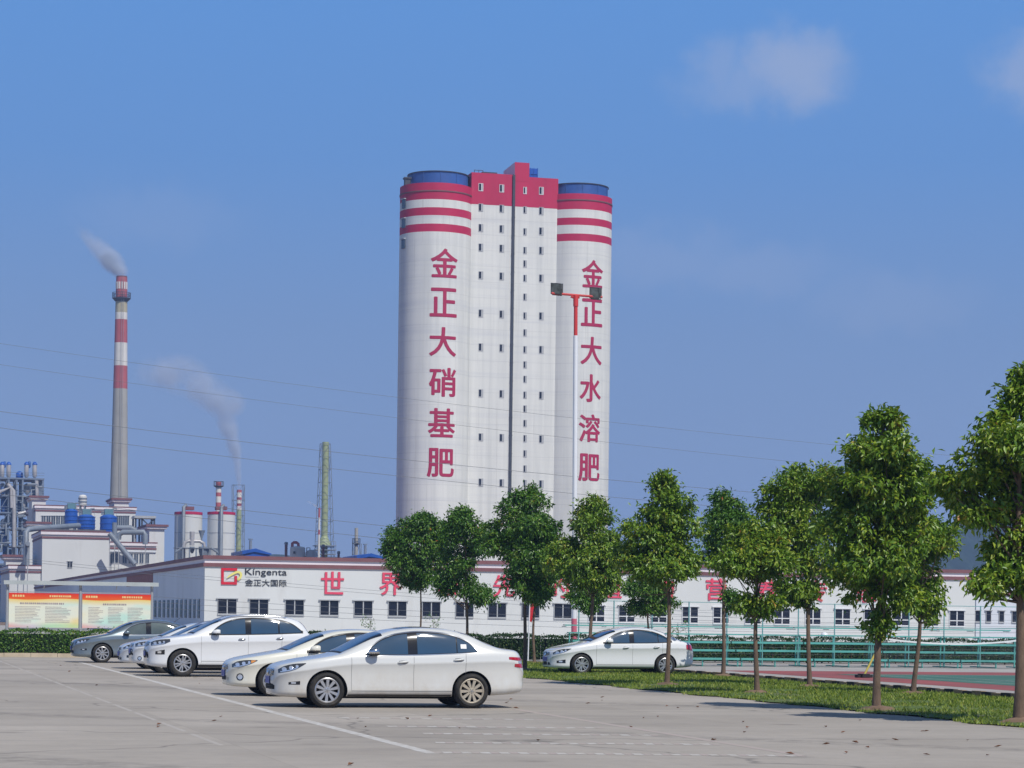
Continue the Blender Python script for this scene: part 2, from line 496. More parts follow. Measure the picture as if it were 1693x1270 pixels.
def mat_board(name, seed):
    m = bpy.data.materials.new(name)
    m.use_nodes = True
    t = NT(m.node_tree)
    g = t.n('ShaderNodeTexCoord').outputs['Generated']
    s = t.n('ShaderNodeSeparateXYZ', {0: g})
    x, z = s.outputs[0], s.outputs[2]
    tint = t.noise(t.vmath('ADD', g, (seed, seed, 0)), 1.6, 2.0)
    body = t.ramp(tint, [(0.3, (0.55, 0.78, 0.66)), (0.45, (0.78, 0.80, 0.66)), (0.58, (0.82, 0.80, 0.62)), (0.72, (0.85, 0.70, 0.35))])
    wave = t.math('ADD', z, t.math('MULTIPLY', t.math('SINE', t.math('MULTIPLY', x, 6.0)), 0.022))
    body = t.mix(t.mapr(wave, 0.05, 0.17, 0.55, 0), body, t.ramp(x, [(0.0, (0.75, 0.16, 0.18)), (0.35, (0.5, 0.35, 0.55)), (0.55, (0.2, 0.62, 0.3)), (1.0, (0.45, 0.68, 0.2))]))
    band = t.mapr(wave, 0.825, 0.83, 0, 1)
    body = t.mix(t.mapr(wave, 0.66, 0.845, 0, 0.95), body, (0.88, 0.60, 0.10, 1))
    body = t.mix(band, body, t.ramp(z, [(0.8, (0.85, 0.15, 0.02)), (1.0, (0.74, 0.03, 0.02))]))
    b = t.n('ShaderNodeBsdfPrincipled', {'Base Color': body, 'Roughness': 0.35})
    t.n('ShaderNodeOutputMaterial', {0: b.outputs[0]})
    return m


M['silo_white'] = mat_silo()
M['concrete'] = mat_concrete()
M['line'] = mat_worn_paint('line_paint', (0.62, 0.61, 0.59), 0.52)
M['line_faint'] = mat_worn_paint('faint_paint', (0.60, 0.58, 0.55), 0.5)
M['line_pink'] = mat_worn_paint('pink_paint', (0.46, 0.365, 0.355), 0.46)
M['line_ghost'] = mat_worn_paint('ghost_paint', (0.47, 0.44, 0.41), 0.5)
M['court_red'] = mat_court('court_red', (0.34, 0.085, 0.075), (0.22, 0.07, 0.065))
M['court_green'] = mat_court('court_green', (0.06, 0.19, 0.135), (0.05, 0.125, 0.10))
M['grass_ground'] = mat_grass_ground()
M['path'] = mat('path', (0.40, 0.375, 0.345), 0.85, var=0.15, scale=0.6, dirt=((0.25, 0.23, 0.2), 0.5, 0.5, 0.8, 0.5))
M['hill'] = mat('hill', (0.018, 0.040, 0.026), 0.95, var=0.4, scale=0.012)
M['board_a'] = mat_board('board_a', 0.0)
M['board_b'] = mat_board('board_b', 3.7)
M['ink'] = mat('ink', (0.36, 0.30, 0.30), 0.5, var=0.3, scale=6)
M['ink_gold'] = mat('ink_gold', (0.85, 0.6, 0.25), 0.5, var=0.1)
M['canopy'] = mat('canopy', (0.52, 0.55, 0.53), 0.4, metal=0.2, var=0.1)

# ---------------------------------------------------------------- ground, lot, grass strip, court
PG, PK, QH = 18.35, 25.0, 93.6          # grass edge, striped kerb (along E1) and hedge kerb (along E2)


def sheet(name, p0, p1, q0, q1, z, m, nx=1, ny=1):
    mb = MB()
    for i in range(nx):
        for j in range(ny):
            a, b = p0 + (p1 - p0) * i / nx, p0 + (p1 - p0) * (i + 1) / nx
            c, e = q0 + (q1 - q0) * j / ny, q0 + (q1 - q0) * (j + 1) / ny
            mb.add([(a, c, z), (b, c, z), (b, e, z), (a, e, z)], [(0, 1, 2, 3)])
    o = mb.build(name, m)
    o.rotation_euler = (0, 0, PHI)
    return tag(o, kind='structure')


mb = MB()
mb.add([(-6000, -800, -0.02), (6000, -800, -0.02), (6000, 7000, -0.02), (-6000, 7000, -0.02)], [(0, 1, 2, 3)])
tag(mb.build('ground', M['soil']), kind='structure')
sheet('parking_lot', -110, PG, -60, QH, 0.0, M['concrete'])
sheet('factory_yard', -110, 160, QH + 1.6, 330, -0.005, M['path'])
sheet('court_path', PK + 0.12, 90, 20, QH, 0.004, M['path'])
sheet('court', 28.3, 75, 36, 78.4, 0.008, M['court_red'])
sheet('court_green', 30.6, 73, 38, 73.8, 0.012, M['court_green'])
mb = MB()
for (p, q0, q1) in ((31.4, 40, 73), (33.0, 40, 73)):
    mb.add([(p, q0, .016), (p + .06, q0, .016), (p + .06, q1, .016), (p, q1, .016)], [(0, 1, 2, 3)])
for q in (73, 65, 57):
    mb.add([(31.4, q, .020), (48, q, .020), (48, q + .06, .020), (31.4, q + .06, .020)], [(0, 1, 2, 3)])
o = mb.build('court_line_marking', M['line']); o.rotation_euler = (0, 0, PHI); tag(o, kind='structure')

# painted lines of the lot
mb = MB()


def stripe(pa, pb, wd, mi, z=0.0012):
    a, b = Vector((*pa, z)), Vector((*pb, z))
    t_ = (b - a).normalized() * 0.5
    n_ = Vector((-t_.y, t_.x, 0)) * wd
    mb.add([a - n_, b - n_, b + n_, a + n_], [(0, 1, 2, 3)], mi)


lp0 = PQ(130, 1097)
lp1 = PQ(718, 1246)
pl = (lp0[0] + lp1[0]) / 2
stripe((pl + 0.25, lp0[1] + 3), (pl - .05, lp1[1]), 0.17, 0)
for dp in (-2.4, -5.4, -8.6):
    for q in np.arange(31, 88, 3.7):
        stripe((pl + dp, q), (pl + dp, q + 3.1), 0.08, 3)
gp0, gp1 = PQ(853, 1173), PQ(1325, 1249)
stripe(gp0, gp1, 0.16, 2, 0.0016)
for row, (ua, ub, va, vb, mi) in enumerate(((560, 900, 1187, 1190, 1), (640, 1000, 1201, 1204, 2), (700, 1090, 1213, 1216, 1), (720, 1190, 1228, 1231, 2), (700, 1330, 1244, 1250, 1))):
    n = int((ub - ua) / 31)
    for k in range(n):
        u0, u1 = ua + (ub - ua) * k / n, ua + (ub - ua) * (k + 0.52) / n
        vv = va + (vb - va) * k / n
        stripe(PQ(u0, vv), PQ(u1, vv + .1), 0.34, 1, 0.0020)
        stripe(PQ(u1 + 1, vv + .1), PQ(ua + (ub - ua) * (k + 0.96) / n, vv + .2), 0.34, 2, 0.0020)
o = mb.build('lane_marking', [M['line'], M['line_faint'], M['line_pink'], M['line_ghost']])
o.rotation_euler = (0, 0, PHI)
tag(o, kind='structure')

# the trees of the strip (built further down)
TREES = [
    # trunk column, base row (or None + depth), blobs in photo pixels (centre, half sizes), leaf, trunk radius, label
    (694, None, 90, [(690, 905, 46, 45), (658, 915, 26, 30), (722, 905, 30, 36), (700, 948, 38, 24), (698, 870, 24, 18), (665, 880, 20, 18), (735, 880, 14, 14)], 'leaf_b', .055,
     'leftmost tree of the row, its crown hiding part of the second slogan character'),
    (771, None, 84, [(770, 882, 32, 36), (766, 858, 22, 16), (760, 925, 34, 28), (757, 958, 26, 26), (795, 985, 26, 20), (742, 968, 18, 18), (800, 895, 18, 24)], 'leaf_b', .075,
     'narrow dark tree rising above the rear end of the front white saloon'),
    (866, 1111, None, [(868, 868, 48, 40), (872, 828, 28, 20), (850, 905, 42, 34), (885, 925, 40, 40), (876, 965, 38, 32), (832, 880, 22, 26), (900, 880, 24, 34)], 'leaf_b', .085,
     'tall dense green tree in front of the dark strip of the silo block'),
    (883, 1099, None, [(890, 940, 30, 40), (885, 975, 28, 26), (905, 915, 24, 28)], 'leaf_b', .075,
     'slim tree just behind the tall dense tree, pale trunk beside the red banner'),
    (974, 1116, None, [(976, 885, 44, 45), (982, 846, 26, 22), (955, 925, 46, 34), (1005, 925, 34, 38), (932, 915, 22, 28), (980, 955, 40, 26)], 'leaf_a', .085,
     'olive tinged tree whose trunk crosses the front wheel of the white car on the grass'),
    (971, None, 84, [(972, 990, 30, 20), (985, 975, 20, 16)], 'leaf_b', .07,
     'small low crowned tree hidden behind the olive tinged tree'),
    (1104, 1136, None, [(1097, 806, 17, 18), (1095, 838, 38, 30), (1094, 875, 56, 36), (1088, 915, 62, 36), (1125, 925, 38, 30), (1096, 948, 46, 24), (1050, 925, 28, 26)], 'leaf_a', .085,
     'broad cone shaped tree whose trunk crosses the rear of the white car on the grass'),
    (1071, None, 84, [(1072, 996, 40, 17), (1066, 972, 32, 20), (1088, 980, 24, 16)], 'leaf_b', .075,
     'short low crowned tree behind the white car, under the broad cone shaped tree'),
    (1194, 1121, None, [(1196, 845, 36, 28), (1195, 880, 42, 32), (1190, 915, 32, 24), (1225, 880, 22, 26), (1207, 992, 9, 16)], 'leaf_b', .085,
     'dark rounded tree with a bare pale trunk in front of the bleacher middle'),
    (1250, 1149.6, None, [(1238, 905, 50, 30), (1248, 885, 40, 24), (1275, 925, 40, 28), (1215, 925, 34, 26), (1245, 940, 36, 18), (1262, 997, 30, 18), (1235, 1000, 12, 12)], 'leaf_c', .085,
     'yellow green tree with a separate lower tuft of leaves round its trunk'),
    (1339, 1139.5, None, [(1322, 798, 44, 26), (1282, 818, 30, 22), (1335, 850, 52, 38), (1305, 900, 46, 34), (1350, 925, 36, 26), (1290, 860, 36, 28), (1328, 980, 34, 22), (1310, 968, 20, 14), (1360, 800, 36, 26)], 'leaf_c', .085,
     'wide spreading light green tree between the yellow green tree and the big dark one'),
    (1451, 1177, None, [(1463, 706, 24, 24), (1464, 742, 54, 32), (1430, 755, 28, 24), (1462, 795, 72, 40), (1510, 805, 44, 38), (1400, 812, 38, 32), (1435, 860, 70, 44), (1500, 865, 48, 40), (1450, 915, 66, 40), (1400, 890, 34, 40), (1425, 960, 44, 30), (1475, 985, 34, 24), (1455, 1030, 16, 22)], 'leaf_a', .105,
     'big dark full crowned tree, tallest of those wholly in the picture'),
    (1511, 1151.5, None, [(1535, 895, 44, 32), (1522, 945, 42, 40), (1563, 905, 26, 18), (1535, 998, 26, 26), (1500, 985, 20, 20)], 'leaf_c', .085,
     'medium tree with reddish leaf tips behind the right side of the big dark tree'),
    (1685, 1198, None, [(1692, 640, 14, 20), (1690, 680, 36, 38), (1650, 720, 34, 30), (1680, 745, 58, 40), (1640, 785, 58, 40), (1598, 818, 40, 32), (1690, 820, 66, 44), (1570, 800, 22, 18), (1625, 850, 34, 22), (1650, 925, 22, 26), (1640, 962, 28, 22), (1690, 945, 24, 30), (1745, 760, 60, 60), (1750, 870, 60, 60), (1690, 900, 40, 40)], 'leaf_c', .12,
     'large bright tree at the right end of the row with a forked bare lower trunk'),
]

# grass strip: a gently domed sheet and loose blades
rng = np.random.default_rng(5)


def edge_wob(q):
    return 0.13 * np.sin(q * 1.3) + 0.09 * np.sin(q * 3.1 + 1) + 0.06 * np.sin(q * 7.7)


mb = MB()
ny, nx = 160, 12
for j in range(ny + 1):
    q = 20 + (QH - 20) * j / ny
    for i in range(nx + 1):
        f = i / nx
        p = PG - 0.1 + edge_wob(q) + (PK - 0.02 - PG - edge_wob(q)) * f
        mb.v.append((p, q, 0.012 + 0.07 * math.sin(math.pi * min(1, f * 1.0 + 0.02)) ** 0.6))
for j in range(ny):
    for i in range(nx):
        a = j * (nx + 1) + i
        mb.f.append((a, a + 1, a + nx + 2, a + nx + 1)); mb.m.append(0)
o = mb.build('grass_strip', M['grass_ground'], smooth=60)
o.rotation_euler = (0, 0, PHI)
tag(o, kind='structure')


def np_mesh(name, verts, faces_n, mats):
    """verts (n*k,3) with n faces sharing one pattern; faces_n: (nf, 3 or 4) int array"""
    me = bpy.data.meshes.new(name)
    nf, k = faces_n.shape
    me.vertices.add(len(verts))
    me.vertices.foreach_set('co', np.ascontiguousarray(verts, dtype=np.float32).ravel())
    me.loops.add(nf * k)
    me.loops.foreach_set('vertex_index', np.ascontiguousarray(faces_n, dtype=np.int32).ravel())
    me.polygons.add(nf)
    me.polygons.foreach_set('loop_start', np.arange(0, nf * k, k, dtype=np.int32))
    me.polygons.foreach_set('loop_total', np.full(nf, k, dtype=np.int32))
    me.materials.append(mats)
    me.update(calc_edges=True)
    return me


nb = 120000
q = 24 + (QH - 24.5) * rng.random(nb)
p = PG - 0.22 + edge_wob(q) + (PK - PG + 0.15) * rng.random(nb)
keep = (np.sin(p * 2.1 + np.sin(q * .9) * 2) + np.sin(q * 1.7 + p) + rng.normal(0, .9, nb)) > -.9
p, q = p[keep], q[keep]
nb = len(p)
f = np.clip((p - PG) / (PK - PG), 0.02, 1)
z = 0.012 + 0.07 * np.sin(np.pi * f) ** 0.6 - 0.01
bare = np.ones(nb, bool)
for (u_, v_, *_r) in TREES:
    if v_:
        tp, tq = PQ(u_, v_)
        rr_ = 0.30 + 0.15 * np.sin(np.arctan2(q - tq, p - tp) * 3 + u_)
        bare &= ((p - tp) ** 2 + (q - tq) ** 2) > rr_ ** 2
p, q, z = p[bare], q[bare], z[bare]
nb = len(p)
base = np.stack([p * E1.x + q * E2.x, p * E1.y + q * E2.y, z], 1)
ang = rng.random(nb) * 6.283
hgt = 0.035 + 0.06 * rng.random(nb) ** 2
wd = 0.010 + 0.012 * rng.random(nb)
sx = np.stack([np.cos(ang), np.sin(ang), 0 * ang], 1) * wd[:, None]
lean = np.stack([rng.normal(0, .035, nb), rng.normal(0, .035, nb), hgt], 1)
vv = np.stack([base - sx, base + sx, base + lean], 1).reshape(-1, 3)
tag(link('grass', np_mesh('grass', vv, np.arange(nb * 3).reshape(-1, 3), M['grass_blade'])), 'short tufted green grass on the strip under the trees', 'grass', kind='stuff')

mb = MB()
rs_ = random.Random(8)
for (u_, v_, *_r) in TREES:
    if not v_:
        continue
    g_ = G(u_, v_)
    k0 = len(mb.v)
    mb.v.append((g_.x, g_.y, .13))
    for ring, (rr_, zz_) in enumerate(((.13, .115), (.25, .085), (.36, .03))):
        for k_ in range(14):
            a_ = k_ * 2 * math.pi / 14
            q_ = rr_ * rs_.uniform(.75, 1.2)
            mb.v.append((g_.x + q_ * math.cos(a_), g_.y + q_ * math.sin(a_), zz_ + rs_.uniform(-.008, .012)))
    for k_ in range(14):
        mb.f.append((k0, k0 + 1 + k_, k0 + 1 + (k_ + 1) % 14)); mb.m.append(0)
        for ring in range(2):
            a_, b_ = k0 + 1 + ring * 14, k0 + 15 + ring * 14
            mb.f.append((a_ + k_, b_ + k_, b_ + (k_ + 1) % 14, a_ + (k_ + 1) % 14)); mb.m.append(0)
tag(mb.build('ground_soil', M['soil'], smooth=80), kind='structure')

# striped kerb, tan kerb
mb = MB()
k = 0
qq = 22.0
while qq < QH - 6:
    mb.box(PK, PK + 0.13, qq + .004, qq + 0.496, 0, 0.12 + 0.01 * (k % 3), k % 2)
    qq += 0.5; k += 1
o = mb.build('striped_kerb', [M['kerb_black'], M['kerb_yellow']]); o.rotation_euler = (0, 0, PHI); tag(o, kind='structure')
mb = MB()
pp = -60.0
while pp < 24:
    mb.box(pp, pp + 0.985, QH, QH + 0.15, 0, 0.15 + random.Random(int(pp)).uniform(-.008, .008))
    pp += 1.0
o = mb.build('kerb', M['kerb_tan']); o.rotation_euler = (0, 0, PHI); tag(o, kind='structure')


# ---------------------------------------------------------------- leaves
def leaf_mesh(name, pos, out, size, m, rg, droop=0.45, wide=0.42):
    n = len(pos)
    up = np.array([0, 0, 1.0])
    ax = out * 0.55 - up * droop + rg.normal(0, .55, (n, 3))
    ax /= np.linalg.norm(ax, axis=1)[:, None]
    nr = out * 0.55 + up * 0.65 + rg.normal(0, .45, (n, 3))
    sd = np.cross(ax, nr)
    sd /= np.linalg.norm(sd, axis=1)[:, None] + 1e-6
    nr = np.cross(sd, ax)
    L = size * (0.7 + 0.6 * rg.random(n))
    Wd = L * wide * (0.8 + 0.4 * rg.random(n))
    b = pos
    mid = pos + ax * (L * .48)[:, None] + nr * (L * .05)[:, None]
    tip = pos + ax * L[:, None] - nr * (L * .10)[:, None]
    le = mid + sd * (Wd * .5)[:, None] + nr * (Wd * .16)[:, None]
    ri = mid - sd * (Wd * .5)[:, None] + nr * (Wd * .16)[:, None]
    v = np.stack([b, le, tip, ri], 1).reshape(-1, 3)
    k = np.arange(n)[:, None] * 4
    fc = np.concatenate([k + np.array([[0, 1, 2]]), k + np.array([[0, 2, 3]])], 0)
    return np_mesh(name, v, fc, m)


def hedge(name, label, p0, p1, q0, depth, h, m, seed, n_per_m=520):
    rg = np.random.default_rng(seed)
    n = int((p1 - p0) * n_per_m)
    p = rg.uniform(p0, p1, n)
    face = rg.random(n)
    hh = h * (1 + 0.035 * np.sin(p * 2.3) + 0.03 * np.sin(p * 5.9 + 1) + rg.normal(0, .012, n))
    qf = q0 + np.abs(rg.normal(0, .06, n)) + 0.04 * np.sin(p * 3.1)
    zf = 0.1 + (hh - 0.1) * rg.random(n)
    qt = q0 + depth * rg.random(n)
    zt = hh - np.abs(rg.normal(0, .04, n)) + (rg.random(n) < .02) * rg.random(n) * .14
    fr = face < 0.6
    q = np.where(fr, qf, qt)
    z = np.where(fr, zf, zt)
    out = np.where(fr[:, None], np.array([[-E2.x, -E2.y, 0.15]]), np.array([[0, 0, 1.0]]))
    pos = np.stack([p * E1.x + q * E2.x, p * E1.y + q * E2.y, z], 1)
    c0 = W((p0 + p1) / 2, q0 + depth / 2)
    pos = pos - np.array(c0)[None, :]
    t = thing(name, label, 'hedge', c0)
    link('foliage', leaf_mesh('foliage', pos, out, 0.085, m, rg, 0.1, 0.6), t)
    mb = MB()
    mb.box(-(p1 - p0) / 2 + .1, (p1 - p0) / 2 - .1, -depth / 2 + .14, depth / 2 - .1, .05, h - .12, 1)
    for k in range(int((p1 - p0) / 0.5)):
        x = -(p1 - p0) / 2 + .25 + k * .5
        mb.tube([(x, -depth / 2 + .1, 0), (x + .05, -depth / 2 + .12, h * .7)], 0.02, 5)
    o = mb.build('branches', [M['twig'], M['inner_leaf']], t)
    o.rotation_euler = (0, 0, PHI)
    return t


hedge('hedge', 'long clipped bright green hedge behind the tan kerb under the notice board', -36, 13.5, QH + 0.2, 1.1, 1.0, M['leaf_hedge'], 11, 900)
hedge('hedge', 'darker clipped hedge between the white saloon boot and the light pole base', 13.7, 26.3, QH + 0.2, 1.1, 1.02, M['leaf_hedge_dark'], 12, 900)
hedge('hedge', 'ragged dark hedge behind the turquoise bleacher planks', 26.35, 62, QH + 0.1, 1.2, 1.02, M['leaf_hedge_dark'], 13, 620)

# ---------------------------------------------------------------- trees


def tree(u, v, D, blobs, leaf, r0, label, seed):
    rg = np.random.default_rng(seed)
    g = G(u, v) if v else Vector((px_ab(u, 1000)[0] * D, D, 0))
    D = g.y
    g.z = 0.04
    t = thing('tree', label, 'tree', g, 0, 'round crowned trees on the grass strip')
    k = D / F
    cs = []
    for (bu, bv, ru, rv) in blobs:
        c = P(bu, bv, D + rg.normal(0, .35) * ru * k) - g
        cs.append((c, ru * k * 1.13, rv * k * 1.04))
    top = max(c.z for c, _, _ in cs)
    allc = [c for c, _, _ in cs]
    # trunk: a little bent, ends inside the highest blobs
    tc = max(cs, key=lambda x: x[0].z)[0]
    mb = MB()
    n = 11
    pts, rs = [], []
    lean = rg.normal(0, .03, 2)
    for i in range(n):
        f_ = i / (n - 1)
        z = f_ * top
        x = tc.x * f_ ** 3.2 + 0.03 * math.sin(f_ * 7 + seed) + lean[0] * math.sin(f_ * 3.1)
        y = tc.y * f_ ** 3.2 + 0.03 * math.cos(f_ * 6 + seed) + lean[1] * math.sin(f_ * 3.1)
        pts.append(Vector((x, y, z - (0.08 if i == 0 else 0))))
        rs.append(r0 * .74 * (1.3 if i == 0 else 1.0) * (1 - 0.80 * f_ ** 1.2))
    mb.tube(pts, rs, 10)
    zmin = min(c.z - rz for c, _, rz in cs)
    for (c, rx, rz) in cs:
        for j in range(3):
            tgt = c + Vector(rg.normal(0, .42, 3)) * rx
            hz = max(zmin * 0.95, min(top * .93, c.z - 0.3 - 0.75 * rx - 0.15 * j))
            i0 = hz / top * (n - 1)
            ia = int(i0)
            s0 = pts[ia].lerp(pts[min(ia + 1, n - 1)], i0 - ia)
            mid = s0.lerp(tgt, .5) + Vector((rg.normal(0, .04), rg.normal(0, .04), -0.08))
            rr = rs[ia] * .42
            mb.tube([s0, mid, tgt], [rr, rr * .6, rr * .22], 6)
    mb.build('trunk', M['bark'], t, smooth=60)
    pos, out = [], []
    lumps = []
    for (c, rx, rz) in cs:
        lumps.append((c, rx * .66, rz * .66))
        for j in range(9):
            dd = rg.normal(0, 1, 3)
            dd /= np.linalg.norm(dd)
            q_ = rg.uniform(.26, .48)
            lumps.append((c + Vector((dd[0] * rx, dd[1] * rx, dd[2] * rz)) * (1.02 - q_ * .62), rx * q_, rz * q_))
    tb = max(cs, key=lambda x: x[0].z + x[2])
    for j in range(3):
        lumps.append((tb[0] + Vector((rg.normal(0, .3) * tb[1], rg.normal(0, .3) * tb[1], tb[2] * (.70 + .10 * j))), .12 - .02 * j, .10))
    cr_ = Vector((sum(c.x for c in allc) / len(cs), sum(c.y for c in allc) / len(cs), sum(c.z for c in allc) / len(cs)))
    for (c, rx, rz) in lumps:
        area = 4 * math.pi * rx * (rx + rz) / 2
        m = max(5, int(area * 15))
        dv = rg.normal(0, 1, (m, 3))
        dv /= np.linalg.norm(dv, axis=1)[:, None]
        rad = 0.42 + 0.62 * rg.random(m) ** 0.6
        rad *= 1 + 0.12 * np.sin(dv[:, 0] * 5 + seed) * np.sin(dv[:, 2] * 6 + 2 * seed)
        cen = np.array(c)[None, :] + dv * rad[:, None] * np.array([[rx, rx, rz]])
        ln = rg.integers(11, 25, m)
        idx = np.repeat(np.arange(m), ln)
        pp = cen[idx] + rg.normal(0, 1, (len(idx), 3)) * np.array([[.085, .085, .065]])
        pos.append(pp)
        out.append(dv[idx] * .7 + (pp - np.array(cr_)[None, :]) * .2)
    pos, out = np.concatenate(pos), np.concatenate(out)
    out = out / (np.linalg.norm(out, axis=1)[:, None] + 1e-6)
    link('crown', leaf_mesh('crown', pos, out, 0.125, M[leaf], rg), t)
    return len(pos)


NLEAF = sum(tree(*a, seed=100 + i) for i, a in enumerate(TREES))
print('leaves', NLEAF)


# ---------------------------------------------------------------- lettering
def glyph(body, h, wfac=1.0, bold=0.0, extrude=0.0, by_width=None):
    """flat or raised letters, centred, as (verts, faces); h is the height of the ink"""
    c = bpy.data.curves.new('lettering', 'FONT')
    c.body = body
    c.size = 1.0
    c.extrude = extrude
    c.resolution_u = 4
    o = bpy.data.objects.new('lettering', c)
    COL.objects.link(o)
    dg = bpy.context.evaluated_depsgraph_get()
    dg.update()
    me = o.evaluated_get(dg).to_mesh()
    vs = [v.co.copy() for v in me.vertices]
    fs = [tuple(p_.vertices) for p_ in me.polygons]
    o.evaluated_get(dg).to_mesh_clear()
    bpy.data.objects.remove(o)
    bpy.data.curves.remove(c)
    x0, x1 = min(v.x for v in vs), max(v.x for v in vs)
    y0, y1 = min(v.y for v in vs), max(v.y for v in vs)
    k = h / (y1 - y0)
    kx = by_width / (x1 - x0) if by_width else k * wfac
    out = [Vector(((v.x - (x0 + x1) / 2) * kx, (v.y - (y0 + y1) / 2) * k, v.z)) for v in vs]
    if not bold:
        return out, fs
    # heavier strokes: copies of the letter nudged sideways, each a few millimetres behind the one before
    av, af = [], []
    for i, (dx, dy) in enumerate(((0, 0), (1, 0), (-1, 0), (0, .7), (0, -.7), (.7, .5), (-.7, .5), (.7, -.5), (-.7, -.5))):
        k0 = len(av)
        av += [Vector((v.x + dx * bold * h, v.y + dy * bold * h, v.z - .003 * i)) for v in out]
        af += [tuple(q + k0 for q in f_) for f_ in fs]
    return av, af


def flat_text(name, body, s, z, h, m, parent, off, bold=0.0, ex=0.03, wfac=1.0, by_width=None):
    vs, fs = glyph(body, h, wfac, bold, ex, by_width)
    mb = MB()
    mb.add([(s + v.x, off - v.z - ex, z + v.y) for v in vs], fs)
    return mb.build(name, m, parent)


# ---------------------------------------------------------------- twin silos with the stair block
def silo():
    fr = Frame(846, 400, v=700)
    t = thing('silo_tower', 'tall white twin silo tower with red bands and two columns of red characters', 'silo', fr.o, PHI)

    def cyl(cu, R, apex, off_c):
        sc = fr.s(cu, 600, off_c)
        Dn = lambda: fr.o.y + sc * fr.s_ + (off_c - R) * fr.c
        zz = lambda v: CAMH + px_ab(cu, v)[1] * Dn()
        zs = [zz(v) for v in apex]     # top, ledge, red bottom, red, red, red, red
        top, ledge, b0, b1, b2, b3, b4 = zs
        mb = MB()
        n = 72
        prof = [(R, 0), (R, b4), (R, b3), (R, b2), (R, b1), (R, b0), (R, ledge - .12), (R + .10, ledge - .1), (R + .10, ledge + .1), (R + .02, ledge + .12), (R + .02, top), (R - .5, top + .02), (0.05, top + .02)]
        mis = [0, 1, 0, 1, 0, 1, 2, 2, 2, 1, 1, 1]
        mb.lathe(prof, n, (sc, off_c, 0), mis=mis)
        body = mb.build('cylinder_wall', [M['silo_white'], M['silo_red'], M['brown_trim']], t, smooth=40)
        return sc, zs, zz

    R = 5.95
    off, off_r = 2.5, 3.9
    sl_, zl_, zz_l = cyl(717.5, R, (302, 315.6, 329.5, 343, 356, 370, 383), off)
    sr_, zr_, zz_r = cyl(950, R, (320, 330.6, 346, 360, 372, 386.4, 398.6), off_r)
    # blue roof houses
    for sc, topz, v1, cu, oy in ((sl_, zl_[0], 288, 719, off), (sr_, zr_[0], 305.5, 961, off_r)):
        zt = CAMH + px_ab(cu, v1)[1] * (fr.o.y + sc * fr.s_)
        mb = MB()
        mb.lathe([(4.95, topz + .03), (4.95, zt), (5.1, zt + .02), (5.1, zt + .14), (0.2, zt + .7)], 40, (sc + .3, oy, 0), mis=[0, 1, 1, 1])
        for k in range(11):
            a = 2 * math.pi * k / 11
            mb.box(-.04, .04, -.04, .04, topz + .02, zt, 0, Matrix.Translation((sc + .3 + 5.0 * math.cos(a), oy + 5.0 * math.sin(a), 0)))
        mb.build('roof_house', [M['blue_dome'], M['dark_steel'], M['frame_grey']], t, smooth=40)
    # block: left wing, right wing, raised stair head
    z = fr.z
    s0, s1 = fr.s(776, 600), fr.s(919, 600)
    sm = fr.s(846.5, 600)
    st0, st1 = fr.s(851, 290), fr.s(875, 290)
    zt_l, zt_r, zt_t = z(776, 284.6), z(919, 295.6), z(863, 269)
    zred = z(846, 341)
    mb = MB()
    mb.box(s0, sm, 0, 12.5, 0, zred, 0)
    mb.box(s0 - .02, sm, -.02, 12.5, zred, zt_l, 1)
    mb.box(sm, s1, 0, 12.5, 0, zred, 0)
    mb.box(sm, s1 + .02, -.02, 12.5, zred, zt_r, 1)
    mb.build('stair_block', [M['silo_white'], M['silo_red']], t)
    mb = MB()
    mb.add([(st0, -.05, zt_l - 1), (st1, -.05, zt_l - 1), (st1, -.05, zt_t), (st0, -.05, zt_t)], [(0, 1, 2, 3)], 0)
    mb.add([(st0, -.05, zt_l - 1), (st0, 7.4, zt_l - 1), (st0, 7.4, zt_t - .2), (st0, -.05, zt_t)], [(0, 1, 2, 3)], 1)
    mb.add([(st1, -.05, zt_l - 1), (st1, 7.4, zt_l - 1), (st1, 7.4, zt_t - .2), (st1, -.05, zt_t)], [(0, 1, 2, 3)], 1)
    mb.add([(st0, 7.4, zt_l - 1), (st1, 7.4, zt_l - 1), (st1, 7.4, zt_t - .2), (st0, 7.4, zt_t - .2)], [(0, 1, 2, 3)], 1)
    mb.add([(st0, -.05, zt_t), (st1, -.05, zt_t), (st1, 7.4, zt_t - .2), (st0, 7.4, zt_t - .2)], [(0, 1, 2, 3)], 1)
    mb.build('stair_head', [M['silo_red'], M['grey_wall']], t)
    mb = MB()
    a, b = fr.s(876, 282), fr.s(894, 282)
    z0, z1 = zt_r, z(885, 275)
    mb.box(a, b, 2.0, 4.0, z0 + .1, z1)
    for k in range(4):
        mb.box(a + (b - a) * k / 3 - .05, a + (b - a) * k / 3 + .05, 1.92, 2.0, z0, z1 + .1)
    mb.box(a - .05, b + .05, 1.9, 1.995, (z0 + z1) / 2 - .06, (z0 + z1) / 2 + .06)
    mb.build('water_tank', M['blue_steel'], t)
    mb = MB()
    a, b = fr.s(804, 284), fr.s(827, 284)
    mb.box(a + .1, b - .1, 2.5, 5.5, zt_l - .02, z(815, 282.5), 0)
    mb.box(a - .1, b + .1, 2.3, 5.7, z(815, 282.5), z(815, 280.6), 1)
    mb.build('roof_hatch', [M['grey_wall'], M['dark_steel']], t)
    mb = MB()
    for (u0, u1) in ((786, 800), (1, 1)):
        if u0 == 1:
            continue
        for u_ in (u0, (u0 + u1) / 2, u1):
            mb.tube([(fr.s(u_, 284), .6, zt_l), (fr.s(u_, 284), .6, zt_l + .55)], .05, 5)
        mb.tube([(fr.s(u0, 284), .6, zt_l + .5), (fr.s(u1, 284), .6, zt_l + .5)], .05, 5)
    mb.build('guard_rail', M['dark_steel'], t)
